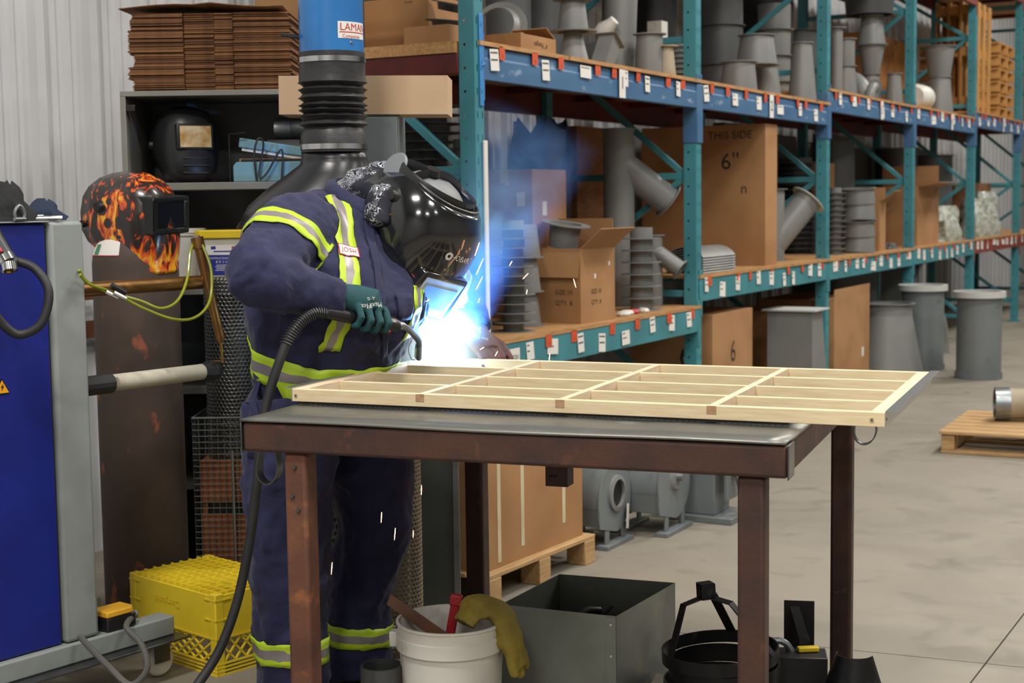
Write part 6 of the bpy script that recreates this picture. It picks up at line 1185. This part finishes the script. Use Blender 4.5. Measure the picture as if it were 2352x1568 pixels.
# big carton on a pallet
A_ = onz(1125, 1395, 0); D_ = onz(1366, 1290, 0); an = math.atan2(D_.y - A_.y, D_.x - A_.x); Lp = (D_ - A_).length
pt = thing('wooden_pallet', 'rough wooden pallet under the taped carton behind the table', 'pallet', tuple(A_), (0, 0, an)); Wp = .62
for x in (0, Lp * .5 - .04, Lp - .08):
    for y in (0, Wp * .5 - .04, Wp - .09): prt('block', (x, x + .085, y, y + .09, 0, .10), 'pallet', pt, .003)
for i in range(6): prt('deck_slat', (0 - .005, Lp + .01, Wp * i / 6 + .002, Wp * (i + 1) / 6 - .012, .10, .118), 'pallet', pt, .003)
bc = carton('large taped brown carton on the pallet behind the table', A_ + Vector((math.cos(an) * Lp * .5 - math.sin(an) * .34, math.sin(an) * Lp * .5 + math.cos(an) * .34, .1185)), (Lp - .06, .60, .56), an, tape=False)
for x, z0, z1 in ((-.27, .02, .5), (-.10, .05, .56), (.22, .08, .56)): prt('packing_strip', (x - .012, x + .012, -.3012, -.30, z0, z1), 'tape', bc, 0, smooth=0)
# centrifugal fan housings
def fan(label, P, r, wd, rot, tagged=False, inlet=True):
    t = thing('fan_housing', label, 'fan', tuple(P), rot); zc = r + .035
    prof = []
    for i in range(41):
        a = R_(-90) + 2 * math.pi * i / 41 * .86; rr = r * (.82 + .18 * i / 41); prof.append((rr * math.cos(a), zc + rr * math.sin(a)))
    prof += [(-r * 1.02, zc - r * .15), (-r * .9, zc - r * .6)]
    q = MB(); q.loft([[(x, y, z) for x, z in prof] for y in (-wd / 2, wd / 2)]); q.build('scroll_case', K['greym'], t, smooth=50)
    for s in (-1, 1):
        q = MB(); q.loft([[(x * 1.05, s * (wd / 2 + d_), zc + (z - zc) * 1.05) for x, z in prof] for d_ in (0, .006)]); sp_ = q.build('side_plate', K['greym'], t, smooth=50)
        q = MB(); q.lathe([(r * .36, 0), (r * .47, 0), (r * .47, .012), (r * .36, .016), (r * .36, 0)] if inlet else [(0, .012), (r * .3, .012), (r * .36, 0), (0, 0)], 28); q.build('inlet_ring' if inlet else 'bearing_plate', K['grey'], sp_, (0, s * (wd / 2 + .006), zc + r * .15), (R_(-90 * s), 0, 0))
        if inlet: q = MB(); q.lathe([(0, 0), (r * .36, 0)], 28); q.build('inlet_mouth', K['black'], sp_, (0, s * (wd / 2 + .0065), zc + r * .15), (R_(-90 * s), 0, 0))
        else: q = MB(); q.lathe([(0, .03), (.018, .03), (.02, 0)], 12); q.build('shaft_end', K['galv'], sp_, (0, s * (wd / 2 + .015), zc + r * .15), (R_(-90 * s), 0, 0))
        prt('foot_angle', (-r * .8, r * .8, s * wd / 2 - .03, s * wd / 2 + .03, 0, .02), 'greym', t, .003)
        [prt('foot_web', (x_ - .02, x_ + .02, s * wd / 2 - .004, s * wd / 2 + .004, .02, zc - r * .72), 'greym', t, .002) for x_ in (-r * .5, r * .5)]
    prt('outlet_flange', (r * .9, r * 1.12, -wd / 2 - .02, wd / 2 + .02, zc + r * .9, zc + r * .93), 'greym', t, .002)
    if tagged: q = MB(); q.bx(-.03, .03, 0, .001, -.055, .055); q.build('paper_tag', K['label'], t, (r * .55, -wd / 2 - .02, zc - r * .55), (0, R_(12), R_(15)))
    return t
fP = onz(1405, 1262, 0); fan('grey fan housing with open round inlet next to the carton pallet', fP + RDIR * .10 - RN * .13, .17, .20, (0, 0, RZ + R_(90)), True, True)
fP = onz(1535, 1232, 0); fan('grey fan housing with a closed bearing plate, middle of the three fans', fP + RDIR * .12 - RN * .13, .19, .22, (0, 0, RZ + R_(90)), False, False)
fP = onz(1615, 1208, 0); t = thing('motor_stand', 'small grey motor stand with slotted bracket, rightmost of the grey machines', 'machine', tuple(fP + Vector((.06, .20, 0))), (0, 0, RZ))
prt('stand_base', (-.16, .16, -.14, .14, 0, .03), 'greym', t, .004); prt('stand_body', (-.12, .06, -.10, .10, .03, .30), 'greym', t, .006); prt('top_bracket', (-.14, .14, -.12, .12, .30, .335), 'rim', t, .004); prt('slotted_plate', (.10, .115, -.08, .10, .10, .30), 'greym', t, .002); prt('motor_case', (-.10, .05, -.09, .09, .336, .44), 'greyd', t, .02)
q = MB(); q.bx(-.14, .15, -.02, .02, 0, .012); q.build('brace_bar', K['greyd'], t, (.13, 0, .2), (0, R_(70), 0))
# pallet with flanged pipe on the right
A_ = onz(2160, 1040, 0); pt = thing('wooden_pallet', 'pallet carrying a flanged pipe at the right edge of the aisle', 'pallet', tuple(A_), (0, 0, R_(-27)))
for x in (0, .55, 1.10): prt('stringer', (x, x + .075, .02, .95, .018, .112), 'pallet', pt, .003)
for i in range(7): prt('deck_slat', (-.01, 1.19, i * .14, i * .14 + .115, .1125, .131), 'pallet', pt, .003)
for y in (0, .43, .84): prt('bottom_slat', (0, 1.18, y, y + .11, 0, .0175), 'pallet', pt, .003)
P = pt.location + Vector((.62, .30, .134)); t = thing('pipe_coupling', 'dusty steel pipe with bright collar lying on the right hand pallet', 'pipe', tuple(P + Vector((.0, .05, .102))), (0, R_(90), R_(-12))); t.scale = (.79, .79, .79)
for nm, pr_2, m in (('bright_collar', [(.112, -.23), (.128, -.23), (.128, -.12), (.112, -.12), (.112, -.23)], 'galv'), ('pipe_wall', [(.110, -.13), (.122, -.13), (.118, .0), (.128, .05), (.118, .12), (.118, .7), (.110, .7), (.110, -.13)], 'dusty')): q = MB(); q.lathe(pr_2, 32); q.build(nm, K[m], t)
prt('saddle_plate', (.05, .13, -.25, .25, .2, .22), 'greyd', t, .003)
# ------------------------------------------------------------ welding arc, sparks and smoke
ARC = onY(1012, 812, 4.66)
wa = thing('welding_arc', 'blinding blue white welding arc at the corner of the wooden frame', 'arc', tuple(ARC))
K['arc'] = mat('arc_plasma', '#ffffff', .5, emit=((.55, .8, 1.0), 520.0))
q = MB(); q.lathe([(0, -.018), (.010, -.014), (.016, -.004), (.012, .010), (.005, .022), (0, .030)], 14); q.build('plasma_core', K['arc'], wa)
ld = bpy.data.lights.new('arc_light', 'SPOT'); ld.spot_size = R_(164); ld.spot_blend = .25; ld.energy = 120; ld.color = (.10, .33, 1.0); ld.shadow_soft_size = .02; lo_ = bpy.data.objects.new('arc_light', ld); COL.objects.link(lo_); lo_.location = ARC + Vector((0, -.02, .05)); lo_.rotation_euler = Vector((.22, -.05, .95)).to_track_quat('-Z', 'Y').to_euler()
K['spark'] = mat('glowing_spark', '#ffb070', .5, emit=((1, .45, .18), 18))
for i, (px, py, Y, l, a) in enumerate([(1096, 572, 4.5, 16, 70), (1102, 612, 4.5, 20, 65), (1101, 650, 4.5, 16, 62), (1173, 605, 4.6, 6, 60), (1207, 634, 4.6, 9, 45), (1320, 650, 4.7, 10, -75), (1210, 670, 4.7, 5, 80), (968, 1125, 4.5, 11, 88), (876, 1188, 4.1, 12, 86), (907, 1226, 4.2, 14, 84), (949, 1226, 4.4, 8, 88), (762, 1305, 3.95, 14, 84), (1262, 820, 4.7, 8, 85), (1107, 800, 4.4, 5, 30), (1140, 812, 4.4, 6, 60), (930, 836, 4.3, 5, 20), (1068, 520, 4.5, 5, 40), (1063, 705, 4.4, 4, 10), (982, 690, 4.4, 5, 30), (1100, 690, 4.5, 5, 70)]):
    c = onY(px, py, Y); k = ppm(c); d = Vector((math.cos(R_(a)), 0, math.sin(R_(a)))) * (l / k); q = MB(); q.tube([-d, d * .2, d], [.0005, .0010, .0006], 6)
    o = q.build('spark', K['spark'], None, tuple(c)); tag(o, 'small glowing spark flying from the welding arc', 'spark', 'sparks from the arc')
# smoke plume and added glare ball: scattering volumes lit by the arc
def volume(name, label, q, color, build, aniso=.0):
    m = bpy.data.materials.new(name); m.use_nodes = True; nt = m.node_tree; N = nt.nodes; L = nt.links
    N.remove(N['Principled BSDF']); vs = N.new('ShaderNodeVolumeScatter'); vs.inputs['Color'].default_value = (*color, 1); vs.inputs['Anisotropy'].default_value = aniso; L.new(vs.outputs[0], N['Material Output'].inputs['Volume'])
    tc = N.new('ShaderNodeTexCoord')
    def mth(op, a, b=None):
        x = N.new('ShaderNodeMath'); x.operation = op
        for i_, v in enumerate((a, b)):
            if v is None: continue
            if isinstance(v, (int, float)): x.inputs[i_].default_value = v
            else: L.new(v, x.inputs[i_])
        return x.outputs[0]
    L.new(build(N, L, tc.outputs['Object'], mth), vs.inputs['Density'])
    o = q.build(name, m, None, tuple(ARC), smooth=80); tag(o, label, 'smoke', kind='stuff'); return o
AXS = Vector((.40, .10, .90)).normalized(); PLL = .80
def plume(N, L, co, mth):
    dt = N.new('ShaderNodeVectorMath'); dt.operation = 'DOT_PRODUCT'; L.new(co, dt.inputs[0]); dt.inputs[1].default_value = AXS
    sc = N.new('ShaderNodeVectorMath'); sc.operation = 'SCALE'; sc.inputs[0].default_value = AXS; L.new(dt.outputs['Value'], sc.inputs['Scale'])
    ds = N.new('ShaderNodeVectorMath'); ds.operation = 'DISTANCE'; L.new(co, ds.inputs[0]); L.new(sc.outputs[0], ds.inputs[1])
    R = mth('ADD', mth('MULTIPLY', dt.outputs['Value'], .20), .075); fall = mth('MAXIMUM', mth('SUBTRACT', 1.0, mth('DIVIDE', ds.outputs['Value'], R)), 0.0)
    top = mth('MAXIMUM', mth('SUBTRACT', 1.0, mth('DIVIDE', dt.outputs['Value'], PLL)), 0.0)
    nz = N.new('ShaderNodeTexNoise'); nz.inputs['Scale'].default_value = 7; nz.inputs['Detail'].default_value = 2; nz.inputs['Distortion'].default_value = 1.0; L.new(co, nz.inputs['Vector'])
    mr = N.new('ShaderNodeMapRange'); mr.inputs[1].default_value = .36; mr.inputs[2].default_value = .70; mr.inputs[3].default_value = .15; mr.inputs[4].default_value = 1.0; L.new(nz.outputs[0], mr.inputs[0])
    return mth('MULTIPLY', mth('MULTIPLY', mth('MULTIPLY', fall, mth('POWER', top, .6)), mr.outputs[0]), 15.0)
q = MB(); u_ = AXS.orthogonal().normalized(); v_ = AXS.cross(u_)
q.loft([[AXS * t + (u_ * math.cos(a) + v_ * math.sin(a)) * (.078 + .20 * t) for a in [2 * math.pi * j / 20 for j in range(20)]] for t in (-.02, .2, .4, .6, .8)])
volume('smoke_plume', 'thin blue lit smoke rising from the arc past the helmet', q, (.20, .40, 1.0), plume)
def glow(N, L, co, mth):
    ln = N.new('ShaderNodeVectorMath'); ln.operation = 'LENGTH'; L.new(co, ln.inputs[0])
    f = mth('MAXIMUM', mth('SUBTRACT', 1.0, mth('DIVIDE', ln.outputs['Value'], .19)), 0.0); return mth('MULTIPLY', mth('POWER', f, 2.0), 22.0)
q = MB(); ellipsoid(q, (0, 0, 0), (.19, .19, .19), 20, 14)
volume('arc_glare', 'added fume ball standing in for the glare round the welding arc', q, (.75, .88, 1.0), glow)  # fume ball added to give the white glare around the arc
